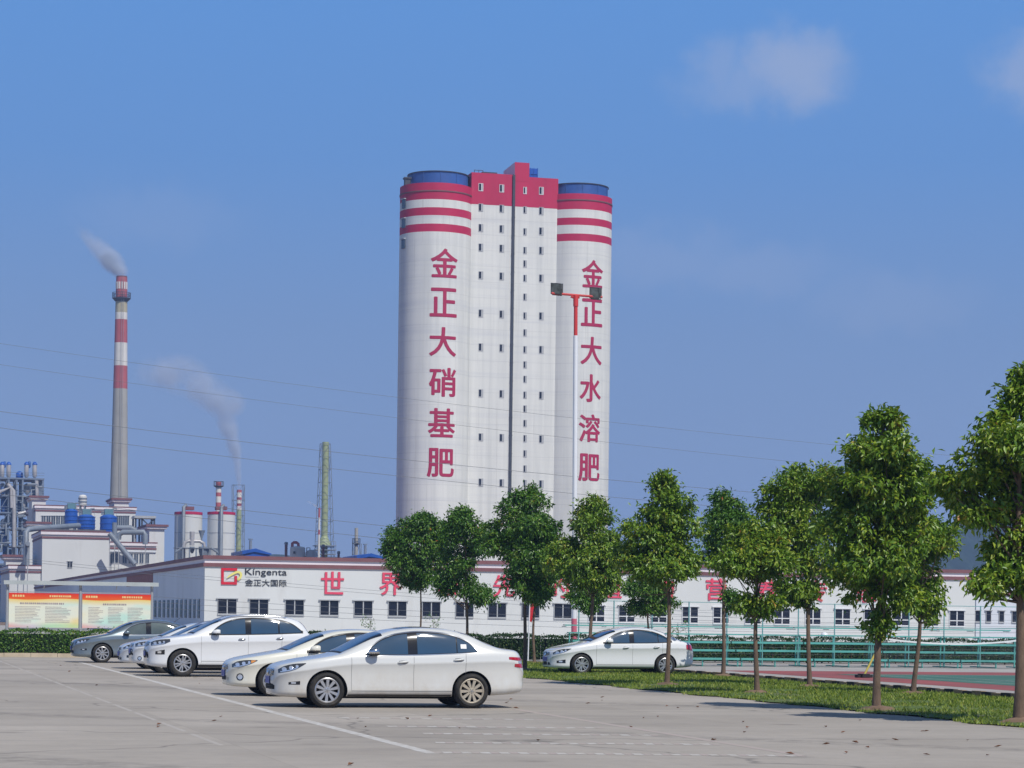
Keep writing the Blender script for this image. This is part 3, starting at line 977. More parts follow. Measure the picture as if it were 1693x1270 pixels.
    # cable duct up the middle
    mb = MB()
    sd = fr.s(846.8, 500)
    mb.box(sd - .2, sd + .2, -.32, -.002, 0, z(846, 289))
    for k in range(24):
        zz = 2 + k * 3.0
        mb.box(sd - .26, sd + .26, -.33, -.004, zz, zz + .08)
    mb.build('cable_duct', M['dark_steel'], t)
    # stair windows
    rows = [309.5, 343, 376.7, 409, 455, 518, 574, 650, 722.7, 797.5]
    r3 = [315, 347, 383, 414, 436, 460, 491, 522, 550, 578, 603, 627, 653, 676, 700, 725, 750, 775, 799]
    wins = []
    for c in (795, 829.5, 895):
        for v in rows:
            wins.append((fr.s(c, v), z(795, v), .66, 1.12))
    for v in r3:
        wins.append((fr.s(868, v), z(868, v), .46, 1.0))
    for s_, zc, ww, hh in wins:
        mb = MB()
        red = zc > zred
        y = -.02 if red else 0
        mb.box(s_ - ww / 2 - .07, s_ + ww / 2 + .07, y - .06, y + .01, zc - hh / 2 - .1, zc - hh / 2, 0)
        mb.box(s_ - ww / 2 - .07, s_ + ww / 2 + .07, y - .06, y + .01, zc + hh / 2, zc + hh / 2 + .06, 0)
        for a_ in (s_ - ww / 2 - .07, s_ - .03 + ww * .1, s_ + ww / 2):
            mb.box(a_, a_ + .07, y - .06, y + .01, zc - hh / 2, zc + hh / 2, 0)
        wo = mb.build('window', M['frame_white' if red else 'frame_grey'], t)
        mb = MB()
        mb.box(s_ - ww / 2, s_ + .1 * ww - .03, y - .03, y + .005, zc - hh / 2, zc + hh / 2, 0)
        mb.box(s_ + .1 * ww + .04, s_ + ww / 2, y - .03, y + .005, zc - hh / 2, zc + hh / 2, 1)
        mb.build('pane', [M['glass_dark'], M['frame_grey']], wo)
    # openings low on the left flank of the left cylinder
    for v in (339, 371, 405):
        zc = CAMH + px_ab(663, v)[1] * (fr.o.y - 3)
        ang = math.radians(196)
        cx, cy = sl_ + (R + .03) * math.cos(ang), off + (R + .03) * math.sin(ang)
        mb = MB()
        Mx = Matrix.Translation((cx, cy, zc)) @ Matrix.Rotation(ang + math.pi / 2, 4, 'Z')
        mb.box(-.55, .55, -.12, .1, -.75, .75, 0, Mx)
        mb.box(-.62, .62, -.3, .1, .75, .9, 1, Mx)
        mb.build('vent_opening', [M['glass_blue'], M['frame_grey']], t)
    mb = MB()
    zt = zl_[0]
    mb.box(sl_ - 5.6, sl_ - 4.7, off - 1.6, off - .6, zt + .02, zt + 1.1)
    mb.box(sl_ - 5.75, sl_ - 4.55, off - 1.75, off - .5, zt + 1.1, zt + 1.35)
    mb.build('fan_box', M['dark_steel'], t)
    # painted characters, bent round the cylinders
    def col_text(chars, sc, off, pts, wpx, hpx):
        for ch, (u, v) in zip(chars, pts):
            Dc = fr.o.y + sc * fr.s_ + (off - R) * fr.c
            h = hpx * Dc / F
            # direction from the axis that shows at column u: screen offset from the axis column at this row
            axis = fr.o + Vector((sc * fr.c - off * fr.s_, sc * fr.s_ + off * fr.c, 0))
            a, b = px_ab(u, v)
            # world angle so that the surface point lies on this ray
            best = min((abs((axis.x + R * math.sin(al)) - a * (axis.y - R * math.cos(al))), al) for al in [math.radians(x * .25) for x in range(-40, 240)])[1]
            zc = CAMH + b * (axis.y - R * math.cos(best))
            wm = wpx * Dc / F / math.cos(best) * 1.03
            vs, fs = glyph(ch, h * .97, bold=.024, by_width=wm * .955)
            bm = bmesh.new()
            bv = [bm.verts.new((v_.x, v_.y, v_.z)) for v_ in vs]
            for f_ in fs:
                try:
                    bm.faces.new([bv[i] for i in f_])
                except ValueError:
                    pass
            for k in range(-12, 13):
                bmesh.ops.bisect_plane(bm, geom=bm.verts[:] + bm.edges[:] + bm.faces[:], plane_co=(k * .26 + .013, 0, 0), plane_no=(1, 0, 0))
            for v_ in bm.verts:
                al = best - PHI + v_.co.x / R
                rr_ = R + .045 + v_.co.z
                v_.co = Vector((sc + rr_ * math.sin(al), off - rr_ * math.cos(al), zc + v_.co.y))
            bmesh.ops.recalc_face_normals(bm, faces=bm.faces)
            me = bpy.data.meshes.new('painted_character')
            bm.to_mesh(me)
            bm.free()
            me.materials.append(M['letter_red'])
            link('painted_character', me, t)

    col_text('金正大硝基肥', sl_, off, [(735.5, 435), (734, 500), (733, 565), (732.5, 632), (731, 699), (729, 765)], 44, 48)
    col_text('金正大水溶肥', sr_, off_r, [(981, 453), (980, 517), (979, 580), (977.5, 642), (976, 708), (975, 773)], 35, 46)


silo()


# ---------------------------------------------------------------- warehouse with the slogan
def window(parent, s, z0, z1, w_, off=0.0, bars=False, nb=2, name='window', gm='glass_dark', deep=.14):
    mb = MB()
    e = .045
    mb.box(s - w_ / 2 - e, s + w_ / 2 + e, off - .10, off + .02, z0 - .12, z0, 0)
    mb.box(s - w_ / 2 - .16, s + w_ / 2 + .16, off - .16, off + .02, z1, z1 + .09, 0)
    mb.box(s - w_ / 2 - e, s - w_ / 2, off - .08, off + .02, z0, z1, 0)
    mb.box(s + w_ / 2, s + w_ / 2 + e, off - .08, off + .02, z0, z1, 0)
    for k in range(1, nb):
        x = s - w_ / 2 + w_ * k / nb
        mb.box(x - .045, x + .045, off - .07, off + .02, z0, z1, 0)
    if bars:
        zz = z0 + (z1 - z0) * .34
        mb.box(s - w_ / 2, s + w_ / 2, off - .066, off + .02, zz - .04, zz + .04, 0)
    o = mb.build(name, M['frame_white' if bars else 'frame_grey'], parent)
    mb = MB()
    for k in range(nb):
        a, b = s - w_ / 2 + w_ * k / nb + (.045 if k else 0), s - w_ / 2 + w_ * (k + 1) / nb - (.045 if k < nb - 1 else 0)
        mb.box(a, b, off - .03, off + .01, z0, z1)
    mb.build('pane', M[gm], o)
    return o


def warehouse():
    D0 = 196
    fr = Frame(338, D0, v=985)
    sd = Frame(338, D0, PHI + math.pi / 2, v=985)
    t = thing('warehouse', 'long low white warehouse with brown roof bands and a red slogan', 'warehouse', fr.o, PHI)
    s1 = fr.s(1612, 1000)
    zt = fr.z(338, 918)
    z1, z2, z3 = fr.z(338, 924), fr.z(338, 930.5), fr.z(338, 936.6)
    dep = 208
    mb = MB()
    mb.box(0, s1, 0, .35, 0, z3)
    mb.build('front_wall', M['white_wall'], t)
    mb = MB()
    mb.box(0, .35, .35, dep, 0, z3)
    mb.box(s1 - .35, s1, .35, 60, 0, z3)
    mb.build('side_wall', M['grey_wall'], t)
    mb = MB()
    mb.box(-.12, s1 + .12, -.12, dep, z3, z2, 0)
    mb.box(-.02, s1 + .02, -.02, dep - .1, z2, z1, 1)
    mb.box(-.16, s1 + .16, -.16, dep, z1, zt, 0)
    mb.build('parapet', [M['brown_trim'], M['pink_white']], t)
    # brick patch and louvres on the side wall
    ta, tb = sd.s(253, 960), sd.s(210, 960)
    mb = MB()
    mb.box(-.05, 0.01, ta, tb, sd.z(253, 966), z3 - .01)
    mb.build('brick_patch', M['brick'], t)
    for k in range(11):
        u0 = 329 - k * 7.2
        a, b = sd.s(u0 + 1.6, 1005), sd.s(u0 - 1.6, 1005)
        mb = MB()
        mb.box(-.06, 0.01, a, b, sd.z(329, 1022), sd.z(329, 990.5))
        mb.build('louvre', M['glass_blue'], t)
    # windows
    us = [375.5, 428, 487, 544.5, 600.5, 657, 713, 768, 822, 877, 930.5, 986, 1036, 1089, 1141, 1192, 1244, 1293, 1344, 1393, 1441, 1490, 1539, 1582]
    for i, u in enumerate(us):
        zz0, zz1 = fr.z(375, 1014.5), fr.z(375, 990.5)
        if i >= 11:
            window(t, fr.s(u, 1003), zz0 - .25, zz1 - .1, 1.36, bars=True)
        else:
            window(t, fr.s(u, 1003), zz0, zz1, 1.48)
    # slogan, raised sheet metal characters
    cu = [549.5, 646, 739, 833, 923, 1010, 1097, 1184, 1267, 1350, 1432]
    for ch, u in zip('世界领先的植物营养专家', cu):
        s_, z_ = fr.s(u, 970), fr.z(549, 964)
        flat_text('sign_character', ch, s_, z_, 1.84, M['sign_red'], t, -.06, .014, .02, by_width=1.86)
    # company mark
    def q(zx, zy):
        return fr.sz(340 + zx / 7.054, 920 + zy / 7.054)
    (xa, za), (xb, zb) = q(182, 134), q(364, 330)
    th = .21
    mb = MB()
    y0, y1 = -.09, -.02
    mb.box(xa, xa + th, y0, y1, zb, za)
    mb.box(xa + th, xb, y0, y1, za - th, za)
    mb.box(xa + th, xb, y0, y1, zb, zb + th)
    mb.box(xb - th, xb, y0, y1, zb + th, q(0, 222)[1])
    mb.build('square_mark', M['logo_red'], t)
    poly_o = [(236, 262), (270, 222), (312, 192), (352, 172), (392, 172), (418, 190), (425, 222), (412, 256), (388, 282), (366, 276), (364, 262), (386, 246), (398, 222), (392, 200), (368, 194), (336, 208), (300, 226), (262, 248)]
    mb = MB()
    mb.prism([q(*p_) for p_ in poly_o], -.115, -.095)
    mb.build('swoosh_mark', M['logo_yellow'], t)
    (xa, za), (xb, zb) = q(460, 140), q(945, 245)
    flat_text('company_name', 'Kíngenta', (xa + xb) / 2, (za + zb) / 2, za - zb, M['logo_black'], t, -.04, .005, .01, by_width=xb - xa)
    (xa, za), (xb, zb) = q(460, 264), q(942, 352)
    flat_text('company_name', '金正大国际', (xa + xb) / 2, (za + zb) / 2, za - zb, M['logo_black'], t, -.04, .004, .01, by_width=xb - xa)
    (xa, za), (xb, zb) = q(462, 236), q(622, 239)
    mb = MB(); mb.box(xa, xb, -.05, -.02, zb, za); mb.build('rule_mark', M['logo_black'], t)
    # downpipes
    for u in (1523,):
        s_ = fr.s(u, 1000)
        mb = MB(); mb.tube([(s_, -.12, 0), (s_, -.12, z3)], .07, 8); mb.build('downpipe', M['frame_white'], t)
    # roof sheet
    mb = MB(); mb.box(.4, s1 - .4, .4, dep - 1, z2 - .2, z2 - .05); mb.build('roof', M['roof_dark'], t)

    fb = Frame(1614, 232, v=985)
    t2 = thing('annex_building', 'lower grey white annex with narrow windows behind the right end of the warehouse', 'building', fb.o, PHI)
    zt = fb.z(1620, 962)
    mb = MB(); mb.box(0, 50, 0, 30, 0, zt - 1.3); mb.build('wall', M['grey_wall'], t2)
    mb = MB()
    mb.box(-.1, 50, -.12, 30, zt - 1.3, zt - 1.0, 0); mb.box(0, 50, -.02, 29.9, zt - 1.0, zt - .45, 1); mb.box(-.1, 50, -.16, 30, zt - .45, zt, 0)
    mb.build('parapet', [M['brown_trim'], M['grey_wall']], t2)
    for u in (1616, 1634, 1655.5, 1677, 1698):
        window(t2, fb.s(u, 1020), fb.z(1655, 1028), fb.z(1655, 1010.5), .48, nb=1)


warehouse()


# ---------------------------------------------------------------- chemical plant on the left
def bblock(name, label, cat, D, parts, group=None, ref=None):
    """white plant building: parts = (u0, u1, vtop, depth, cap, off) front faces in photo pixels, first one sets the frame"""
    u0 = parts[0][0]
    fr = Frame(u0, D, v=950)
    t = thing(name, label, cat, fr.o, PHI, group)
    for (ua, ub, vt, dep, cap, off) in parts:
        a, b, zt = fr.s(ua, vt, off), fr.s(ub, vt, off), fr.z((ua + ub) / 2, vt, off)
        mb = MB()
        mb.box(a, b, off, off + dep, 0, zt - .5)
        mb.build('wall', M['white_wall'], t)
        mb = MB()
        if cap == 1:      # white parapet with a brown line
            mb.box(a - .25, b + .25, off - .25, off + dep + .25, zt - .5, zt, 0)
            mb.box(a - .1, b + .1, off - .1, off + dep + .1, zt - 1.2, zt - .85, 1)
            mb.box(a - .28, b + .28, off - .28, off + dep + .28, zt, zt + .22, 1)
        else:
            mb.box(a - .45, b + .45, off - .45, off + dep + .45, zt - .5, zt - .1, 0)
            mb.box(a - .7, b + .7, off - .7, off + dep + .7, zt - .1, zt + .3, 1)
        mb.build('parapet', [M['pink_white'], M['brown_trim']], t)
    return fr, t


def plant():
    # front white hall
    fr, t = bblock('plant_hall', 'plain white windowless hall in front of the blue tanks, one small window', 'building', 430,
                   [(70, 181, 880, 26, 1, 0), (16, 70, 936, 30, 1, .5), (10, 39, 920, 8, 2, 14)])
    window(t, fr.s(115.5, 932), fr.z(115, 938.5), fr.z(115, 928.5), .8, nb=2)
    a, b = fr.s(64, 915, -.3), fr.s(67, 915)
    mb = MB(); mb.box(fr.s(70, 880) + .5, fr.s(181, 880) - .5, 1, 25, fr.z(115, 880) + .3, fr.z(115, 875)); mb.build('roof', M['roof_dark'], t)
    # rear office block behind the tanks
    fr, t = bblock('plant_building', 'stepped white plant building behind the blue tanks at the foot of the chimney', 'building', 525,
                   [(59, 224, 838, 30, 1, 0), (53, 76, 822, 12, 2, 4), (189, 213, 826, 12, 2, 4), (48, 80, 865, 10, 2, -8)])
    for u in (72, 80, 88, 96, 104, 196, 203, 210):
        window(t, fr.s(u, 860), fr.z(u, 869), fr.z(u, 853), .82, nb=2, gm='glass_blue')
    fr, t = bblock('plant_building', 'white plant building with window rows and corner tower under the grey diagonal pipe', 'building', 455,
                   [(181, 258, 898, 22, 1, 0), (247, 272, 870, 14, 2, 2)])
    for u in (186, 194, 206, 216, 225, 234, 243):
        window(t, fr.s(u, 922), fr.z(u, 931), fr.z(u, 915), .72, nb=2, gm='glass_blue')
    mb = MB(); mb.box(-.2, fr.s(258, 911), -.25, -.02, fr.z(220, 913), fr.z(220, 911)); mb.build('ledge', M['grey_wall'], t)
    # blue tanks
    for (u0, u1, v0, v1, D, lab) in ((107, 128, 843, 872, 500, 'leftmost blue cylindrical tank on the hall roof, partly hidden'),
                                     (128, 157, 853, 876, 478, 'middle blue tank with a pale filter on top'),
                                     (165.5, 193, 853, 890, 476, 'right blue tank, lowest reaching, above the diagonal pipe')):
        fr = Frame((u0 + u1) / 2, D, v=870)
        r = (u1 - u0) / 2 * D / F
        zt, zb = fr.z(u1, v0), fr.z(u1, v1)
        t = thing('blue_tank', lab, 'tank', fr.o, PHI, 'blue tanks above the plant hall')
        mb = MB(); mb.lathe([(r * .98, zb), (r, zb + .1), (r, zt - .5), (r * .97, zt - .2), (r * .5, zt + .2), (.1, zt + .3)], 28); mb.build('shell', M['blue_steel'], t, smooth=35)
        mb = MB()
        for k in range(4):
            zz = zb + (zt - zb) * (k + .5) / 4
            mb.lathe([(r + .01, zz), (r + .09, zz + .03), (r + .09, zz + .15), (r + .01, zz + .18)], 28, cap=False)
        mb.build('band', M['blue_steel'], t, smooth=35)
        mb = MB()
        for a in range(4):
            an = a * math.pi / 2 + .5
            mb.tube([(r * .8 * math.cos(an), r * .8 * math.sin(an), 0), (r * .8 * math.cos(an), r * .8 * math.sin(an), zb + .2)], .18, 6)
        mb.build('leg', M['pipe_grey'], t)
        mb = MB()
        mb.box(-.8, .8, -.7, .7, zt + .15, zt + 1.3, 0)
        mb.box(-1.4, -.9, -.4, .4, zt + .1, zt + .8, 1)
        mb.tube([(.9, 0, zt), (.9, 0, zt + 1.4), (1.6, 0, zt + 1.4)], .16, 8, 1)
        for k in range(5):
            mb.tube([(-r * .9 + k * r * .45, -r * .4, zt), (-r * .9 + k * r * .45, -r * .4, zt + .9)], .03, 4, 1)
        mb.tube([(-r * .9, -r * .4, zt + .9), (r * .9, -r * .4, zt + .9)], .03, 4, 1)
        mb.build('top_gear', [mat('cyan_gear', (.11, .23, .27), .5), M['pipe_grey']], t)
    fr = Frame(136.5, 505, v=850)
    t = thing('filter_drum', 'pale upright filter drum above the blue tanks', 'tank', fr.o, PHI)
    zb, zt, r = fr.z(136, 850), fr.z(136, 821), 6.6 * 505 / F
    mb = MB(); mb.lathe([(r, zb + 1.8), (r, zt), (r * .7, zt + .3), (.05, zt + .4)], 24); mb.build('shell', M['stack_white'], t, smooth=35)
    mb = MB()
    for k in (.35, .7):
        zz = zb + 1.8 + (zt - zb - 1.8) * k
        mb.lathe([(r, zz), (r + .1, zz), (r + .1, zz + .25), (r, zz + .25)], 24, cap=False)
    mb.build('hoop', M['pipe_grey'], t)
    mb = MB()
    for a in range(4):
        an = a * math.pi / 2 + .5
        mb.tube([(r * .8 * math.cos(an), r * .8 * math.sin(an), 0), (r * .8 * math.cos(an), r * .8 * math.sin(an), zb + 2)], .15, 6)
    mb.build('leg', M['pipe_grey'], t)
    # pipes
    def pipe(label, pts, r):
        ps = [P(u, v, D) for (u, v, D) in pts]
        o = ps[0].copy(); o.z = 0
        t = thing('pipe', label, 'pipe', o)
        mb = MB(); mb.tube([p_ - o for p_ in ps], r, 12); mb.build('pipe_run', M['pipe_grey'], t, smooth=50)
        mb = MB()
        for p_ in (ps[0], ps[-1]):
            mb.tube([p_ - o + Vector((0, r * .6, 0)), Vector((p_.x - o.x, p_.y - o.y + r * .6, 0))], r * .16, 6)
        mb.build('support', M['frame_grey'], t)
    pipe('thick grey pipe running diagonally down from the hall roof corner', [(181, 882, 429), (186, 888, 429), (223, 933, 429)], .48)
    pipe('grey duct bending down at the left end of the hall roof', [(43, 935, 436), (43, 880, 436), (47, 875.5, 437), (58, 874, 438), (130, 869, 455)], .5)
    pipe('upper grey elbow duct to the right of the blue tanks', [(193, 873, 462), (216, 873, 462), (222, 876, 462), (223, 884, 462)], .55)
    pipe('lower grey elbow duct right of the blue tanks', [(196, 892, 452), (197, 884, 452), (203, 880, 452), (238, 880, 452), (240, 884, 452), (240, 900, 452)], .5)
    pipe('upright grey pipe beside the right blue tank', [(189.5, 890, 445), (189.5, 866, 445), (189.6, 864, 445)], .45)
    pipe('short white stub pipe with a dark mouth beside the hall', [(45, 935, 428), (45, 905, 428), (45.5, 901, 428), (46, 899, 425.5)], .4)
    # steel gantry
    fr = Frame(224, 500, v=880)
    t = thing('steel_gantry', 'dark steel gantry with a flat roof between the white buildings', 'gantry', fr.o, PHI)
    wdt = fr.s(255, 870)
    zt = fr.z(240, 853)
    mb = MB(); mb.box(-.3, wdt + .3, -.5, 5.5, zt - .5, zt); mb.build('roof', M['frame_grey'], t)
    mb = MB()
    for x in (0, wdt * .34, wdt):
        for y in (0, 5):
            mb.box(x - .18, x + .18, y - .18, y + .18, 0, zt - .5)
    for k in range(3):
        zz = zt - 3.0 * (k + 1)
        mb.box(0, wdt, -.1, .1, zz, zz + .3)
    mb.tube([(wdt * .34, 0, zt - 3), (wdt, 0, zt - .6)], .14, 5)
    mb.tube([(wdt * .34, 0, zt - .6), (wdt, 0, zt - 3)], .14, 5)
    mb.build('frame', M['dark_steel'], t)

    # chimney
    D = 620
    c0, c1 = P(196.5, 835, D), P(199.7, 460, D)
    base = Vector((c0.x - (c1.x - c0.x) * c0.z / (c1.z - c0.z) * 0, D, 0))
    t = thing('chimney', 'tall tapering concrete chimney with red and white bands and a ring gallery', 'chimney', base)
    zv = lambda v: P(198, v, D).z
    rb, rt = 15.2 * D / F, 9.1 * D / F
    z0, z1 = zv(835), zv(459)
    rad = lambda z: rb + (rt - rb) * (max(0, (z - z0)) / (z1 - z0)) ** .82 + max(0, z0 - z) * .035
    cuts = [(0, 0), (643, 0), (605, 1), (567, 2), (528.5, 1), (517, 2), (497, 3), (459, 1)]
    zs, mis = [], []
    prev = 0.0
    for (v, mi) in cuts[1:]:
        zz = zv(v)
        n = max(1, int((zz - prev) / 6))
        for k in range(n):
            zs.append(prev + (zz - prev) * k / n)
            mis.append(mi)
        prev = zz
    zs.append(prev)
    mis = [m_ for m_ in mis]
    mb = MB()
    # the last list entry of each band names its colour
    order = []
    prev = 0.0
    for (v, mi) in cuts[1:]:
        order.append((zv(v), mi))
    def colour(zc):
        bands = [(zv(643), 0), (zv(605), 1), (zv(567), 2), (zv(528.5), 1), (zv(517), 2), (zv(497), 3), (1e9, 1)]
        for zz, mi in bands:
            if zc < zz:
                return mi
    prof = [(rad(zz), zz) for zz in zs]
    mb.lathe(prof, 40, cap=True, mis=[colour((zs[i] + zs[i + 1]) / 2) for i in range(len(zs) - 1)])
    mb.build('shaft', [M['concrete_stack'], M['stack_red'], M['stack_white'], mat('aged_concrete', (.42, .38, .26), .85)], t, smooth=40)
    zg = zv(494)
    mb = MB()
    rg_ = rad(zg)
    mb.lathe([(rg_, zg - .8), (rg_ + .85, zg), (rg_ + .85, zg + .15), (rg_, zg + .15)], 32, cap=False)
    for k in range(24):
        a = 2 * math.pi * k / 24
        mb.tube([((rg_ + .82) * math.cos(a), (rg_ + .82) * math.sin(a), zg), ((rg_ + .82) * math.cos(a), (rg_ + .82) * math.sin(a), zg + 1.5)], .06, 4)
    for h in (.8, 1.5):
        mb.lathe([(rg_ + .78, zg + h - .05), (rg_ + .86, zg + h - .05), (rg_ + .86, zg + h + .05), (rg_ + .78, zg + h + .05), (rg_ + .78, zg + h - .05)], 32, cap=False)
    mb.build('gallery', M['dark_steel'], t)
    mb = MB()
    mb.lathe([(rt * .99, z1), (rt * .99, z1 + .35), (rt * .8, z1 + .35)], 32, cap=False)
    for k in range(14):
        a = 2 * math.pi * k / 14
        mb.box(-.22, .22, -.06, .06, z1 - 3.0, z1 - 1.2, 1, Matrix.Translation((rad(z1 - 2) * math.cos(a), rad(z1 - 2) * math.sin(a), 0)) @ Matrix.Rotation(a + math.pi / 2, 4, 'Z'))
    mb.build('crown_ring', [M['brown_trim'], M['stack_white']], t)
    mb = MB()
    for k in (-.25, .25):
        mb.tube([(k + 1.0, -rad(0) - .1, 0), (k + .6, -rt - .3, z1)], .05, 4)
    mb.build('ladder', M['pipe_grey'], t)

    # twin white storage silos
    for (u0, u1, lab, pu) in ((288.5, 334, 'left of two white storage silos with a red rim', 300), (343, 388.5, 'right of two white storage silos with a red rim, in front of the slim stack', 362)):
        D = 480
        fr = Frame((u0 + u1) / 2, D, v=880)
        r = (u1 - u0) / 2 * D / F
        zt = fr.z((u0 + u1) / 2, 847)
        t = thing('storage_silo', lab, 'silo', fr.o, PHI, 'white storage silos')
        mb = MB(); mb.lathe([(r, 0), (r, zt - .55), (r + .05, zt - .5), (r + .05, zt), (r * .5, zt + .12), (.1, zt + .15)], 36, mis=[0, 1, 1, 1, 1]); mb.build('shell', [M['white_wall'], M['silo_red']], t, smooth=35)
        mb = MB()
        for k in range(6):
            zz = 2 + k * (zt - 3) / 6
            mb.lathe([(r + .005, zz), (r + .05, zz), (r + .05, zz + .12), (r + .005, zz + .12)], 36, cap=False)
        mb.build('hoop', M['frame_grey'], t)
        x = fr.s(pu, 880)
        mb = MB(); mb.tube([(x, -r - .3, 0), (x, -r - .3, zt + .9), (x + .5, -r + .3, zt + 1.2)], .38, 10); mb.build('filling_pipe', M['pipe_grey'], t, smooth=50)
        mb = MB()
        for k in range(4):
            mb.box(x - .8, x + .8, -r - .8, -r + .2, 3 + k * 3.0, 3.12 + k * 3.0)
        mb.build('platform', M['pipe_grey'], t)
        mb = MB(); mb.box(-1.2, 1.0, -1, 1, zt + .45, zt + 1.1); mb.build('hatch', M['brown_trim'], t)
    fr = Frame(316, 462, v=900)
    t = thing('dust_collector', 'grey ducted dust collector with an upright drum between the white storage silos', 'machine', fr.o, PHI)
    k_ = 462 / F
    zc = lambda v: fr.z(316, v)
    mb = MB(); mb.tube([(fr.s(317.5, 890), 0, zc(902)), (fr.s(317.5, 890), 0, zc(879))], 4 * k_, 14); mb.build('drum', M['vessel'], t, smooth=50)
    mb = MB()
    mb.tube([(fr.s(304, 890), 0, 0), (fr.s(304, 890), 0, zc(903)), (fr.s(306, 890), 0, zc(897)), (fr.s(312, 890), 0, zc(894.5)), (fr.s(330, 890), 0, zc(894.5)), (fr.s(337, 890), 0, zc(898)), (fr.s(338.5, 890), 0, zc(904)), (fr.s(338.5, 890), 0, 0)], 2.8 * k_, 12)
    mb.build('duct', M['vessel'], t, smooth=50)
    mb = MB()
    mb.lathe([(.2, zc(915) - 3), (2.1 * k_ * 4, zc(912)), (2.2 * k_ * 4, zc(904))], 20, (fr.s(336, 900), -1, 0)); mb.lathe([(.2, zc(915)), (4 * k_, zc(910)), (4.2 * k_, zc(904))], 20, (fr.s(317, 900), -.6, 0))
    mb.lathe([(.3, zc(898)), (1.2 * k_, zc(890)), (5 * k_, zc(878)), (5.5 * k_, zc(876))], 20, (fr.s(336, 885), 2.2, 0))
    mb.build('hopper', M['pipe_grey'], t, smooth=50)
    mb = MB()
    for u in (289, 300, 311, 322, 333, 345, 356):
        mb.box(fr.s(u, 915) - .12, fr.s(u, 915) + .12, -2.2, -1.9, 0, zc(906))
    mb.box(fr.s(288, 906), fr.s(358, 906), -2.3, 1.5, zc(907), zc(906))
    mb.tube([(fr.s(288, 906), -2.2, zc(914)), (fr.s(300, 906), -2.2, zc(906))], .2, 6); mb.tube([(fr.s(358, 906), -2.2, zc(914)), (fr.s(346, 906), -2.2, zc(906))], .2, 6)
    mb.build('frame', M['pipe_grey'], t)

    # stacks
    def stack(name, label, u0, u1, vt, D, bands, gallery=None, mats=None, base=None):
        fr = Frame((u0 + u1) / 2, D, v=880)
        r = (u1 - u0) / 2 * D / F
        t = thing(name, label, 'chimney', fr.o, PHI)
        zz = [fr.z((u0 + u1) / 2, v) for v, _ in bands]
        mb = MB()
        prof = [(r * 1.15, 0)] + [(r, z_) for z_ in zz]
        mb.lathe(prof, 20, mis=[m_ for _, m_ in bands])
        mb.build('shaft', mats or [M['stack_red'], M['stack_white'], M['green_steel']], t, smooth=40)
        for gv in gallery or ():
            zg = fr.z((u0 + u1) / 2, gv)
            mb = MB(); mb.lathe([(r, zg - .3), (r + .5, zg), (r + .5, zg + .12), (r, zg + .12)], 20, cap=False)
            mb.lathe([(r + .45, zg + 1), (r + .5, zg + 1), (r + .5, zg + 1.08), (r + .45, zg + 1.08), (r + .45, zg + 1)], 20, cap=False)
            for k in range(10):
                a = k * .628
                mb.tube([((r + .47) * math.cos(a), (r + .47) * math.sin(a), zg), ((r + .47) * math.cos(a), (r + .47) * math.sin(a), zg + 1.1)], .05, 4)
            mb.build('gallery', M['dark_steel'], t)
        return fr, t, r

    def lattice(fr, t, u0b, u1b, u0t, u1t, vt, n, legw=.13, name='lattice_frame', yo=0.0):
        vb = 905
        zt, zb = fr.z((u0t + u1t) / 2, vt), 0.0
        hb, ht = abs(fr.s(u1b, vb) - fr.s(u0b, vb)) / 2, abs(fr.s(u1t, vt) - fr.s(u0t, vt)) / 2
        cb, ct = (fr.s(u1b, vb) + fr.s(u0b, vb)) / 2, (fr.s(u1t, vt) + fr.s(u0t, vt)) / 2
        hb2 = hb + (hb - ht) * .2
        lev = [k / n for k in range(n + 1)]
        def pt(f, k):
            h = hb2 + (ht - hb2) * f
            c = cb + (ct - cb) * f
            sx, sy = ((-1, -1), (1, -1), (1, 1), (-1, 1))[k % 4]
            return Vector((c + sx * h, yo + sy * h, zb + (zt - zb) * f))
        mb = MB()
        for k in range(4):
            mb.tube([pt(0, k), pt(1, k)], legw, 4)
            for i in range(n):
                mb.tube([pt(lev[i + 1], k), pt(lev[i + 1], k + 1)], legw * .6, 4)
                a, b = (k, k + 1) if i % 2 else (k + 1, k)
                mb.tube([pt(lev[i], a), pt(lev[i + 1], b)], legw * .5, 4)
        mb.build(name, M['lattice'], t)

    stack('banded_stack', 'slim red and white banded stack with a top gallery behind the right storage silo', 356, 365, 797, 540,
          [(841, 1), (839, 1), (831, 0), (821, 1), (814.5, 0), (806, 1), (797, 0)], (804,))
    fr, t, r = stack('framed_stack', 'red and white topped grey green stack standing inside a thin steel frame', 390.5, 399, 810, 560,
                     [(843, 2), (837, 1), (832.5, 0), (826.5, 1), (822.5, 0), (814.5, 1), (810, 0)])
    lattice(fr, t, 386, 404, 385, 403, 802, 9, .10)
    fr, t, r = stack('column_tower', 'tall yellow green column inside a tapering steel frame', 531, 542, 731, 520,
                     [(895, 2), (893, 2), (780, 2), (760, 2), (731, 2)])
    lattice(fr, t, 521, 553, 530.5, 545, 734, 14, .085)
    zc = lambda v: fr.z(536, v)
    mb = MB(); mb.lathe([(10.5 * .13, zc(902)), (10 * .13, zc(897)), (7 * .13, zc(891)), (r, zc(887))], 24); mb.build('bell_base', M['green_steel'], t, smooth=50)
    mb = MB()
    for v in (902, 909, 916):
        mb.box(-2.2, 2.2, -2.2, 2.2, zc(v) - .15, zc(v))
        for sx in (-2.1, 2.1):
            mb.tube([(sx, -2.1, zc(v)), (sx, -2.1, zc(v) + .8)], .05, 4)
        mb.tube([(-2.1, -2.1, zc(v) + .8), (2.1, -2.1, zc(v) + .8)], .05, 4)
    mb.build('platform', M['pipe_grey'], t)
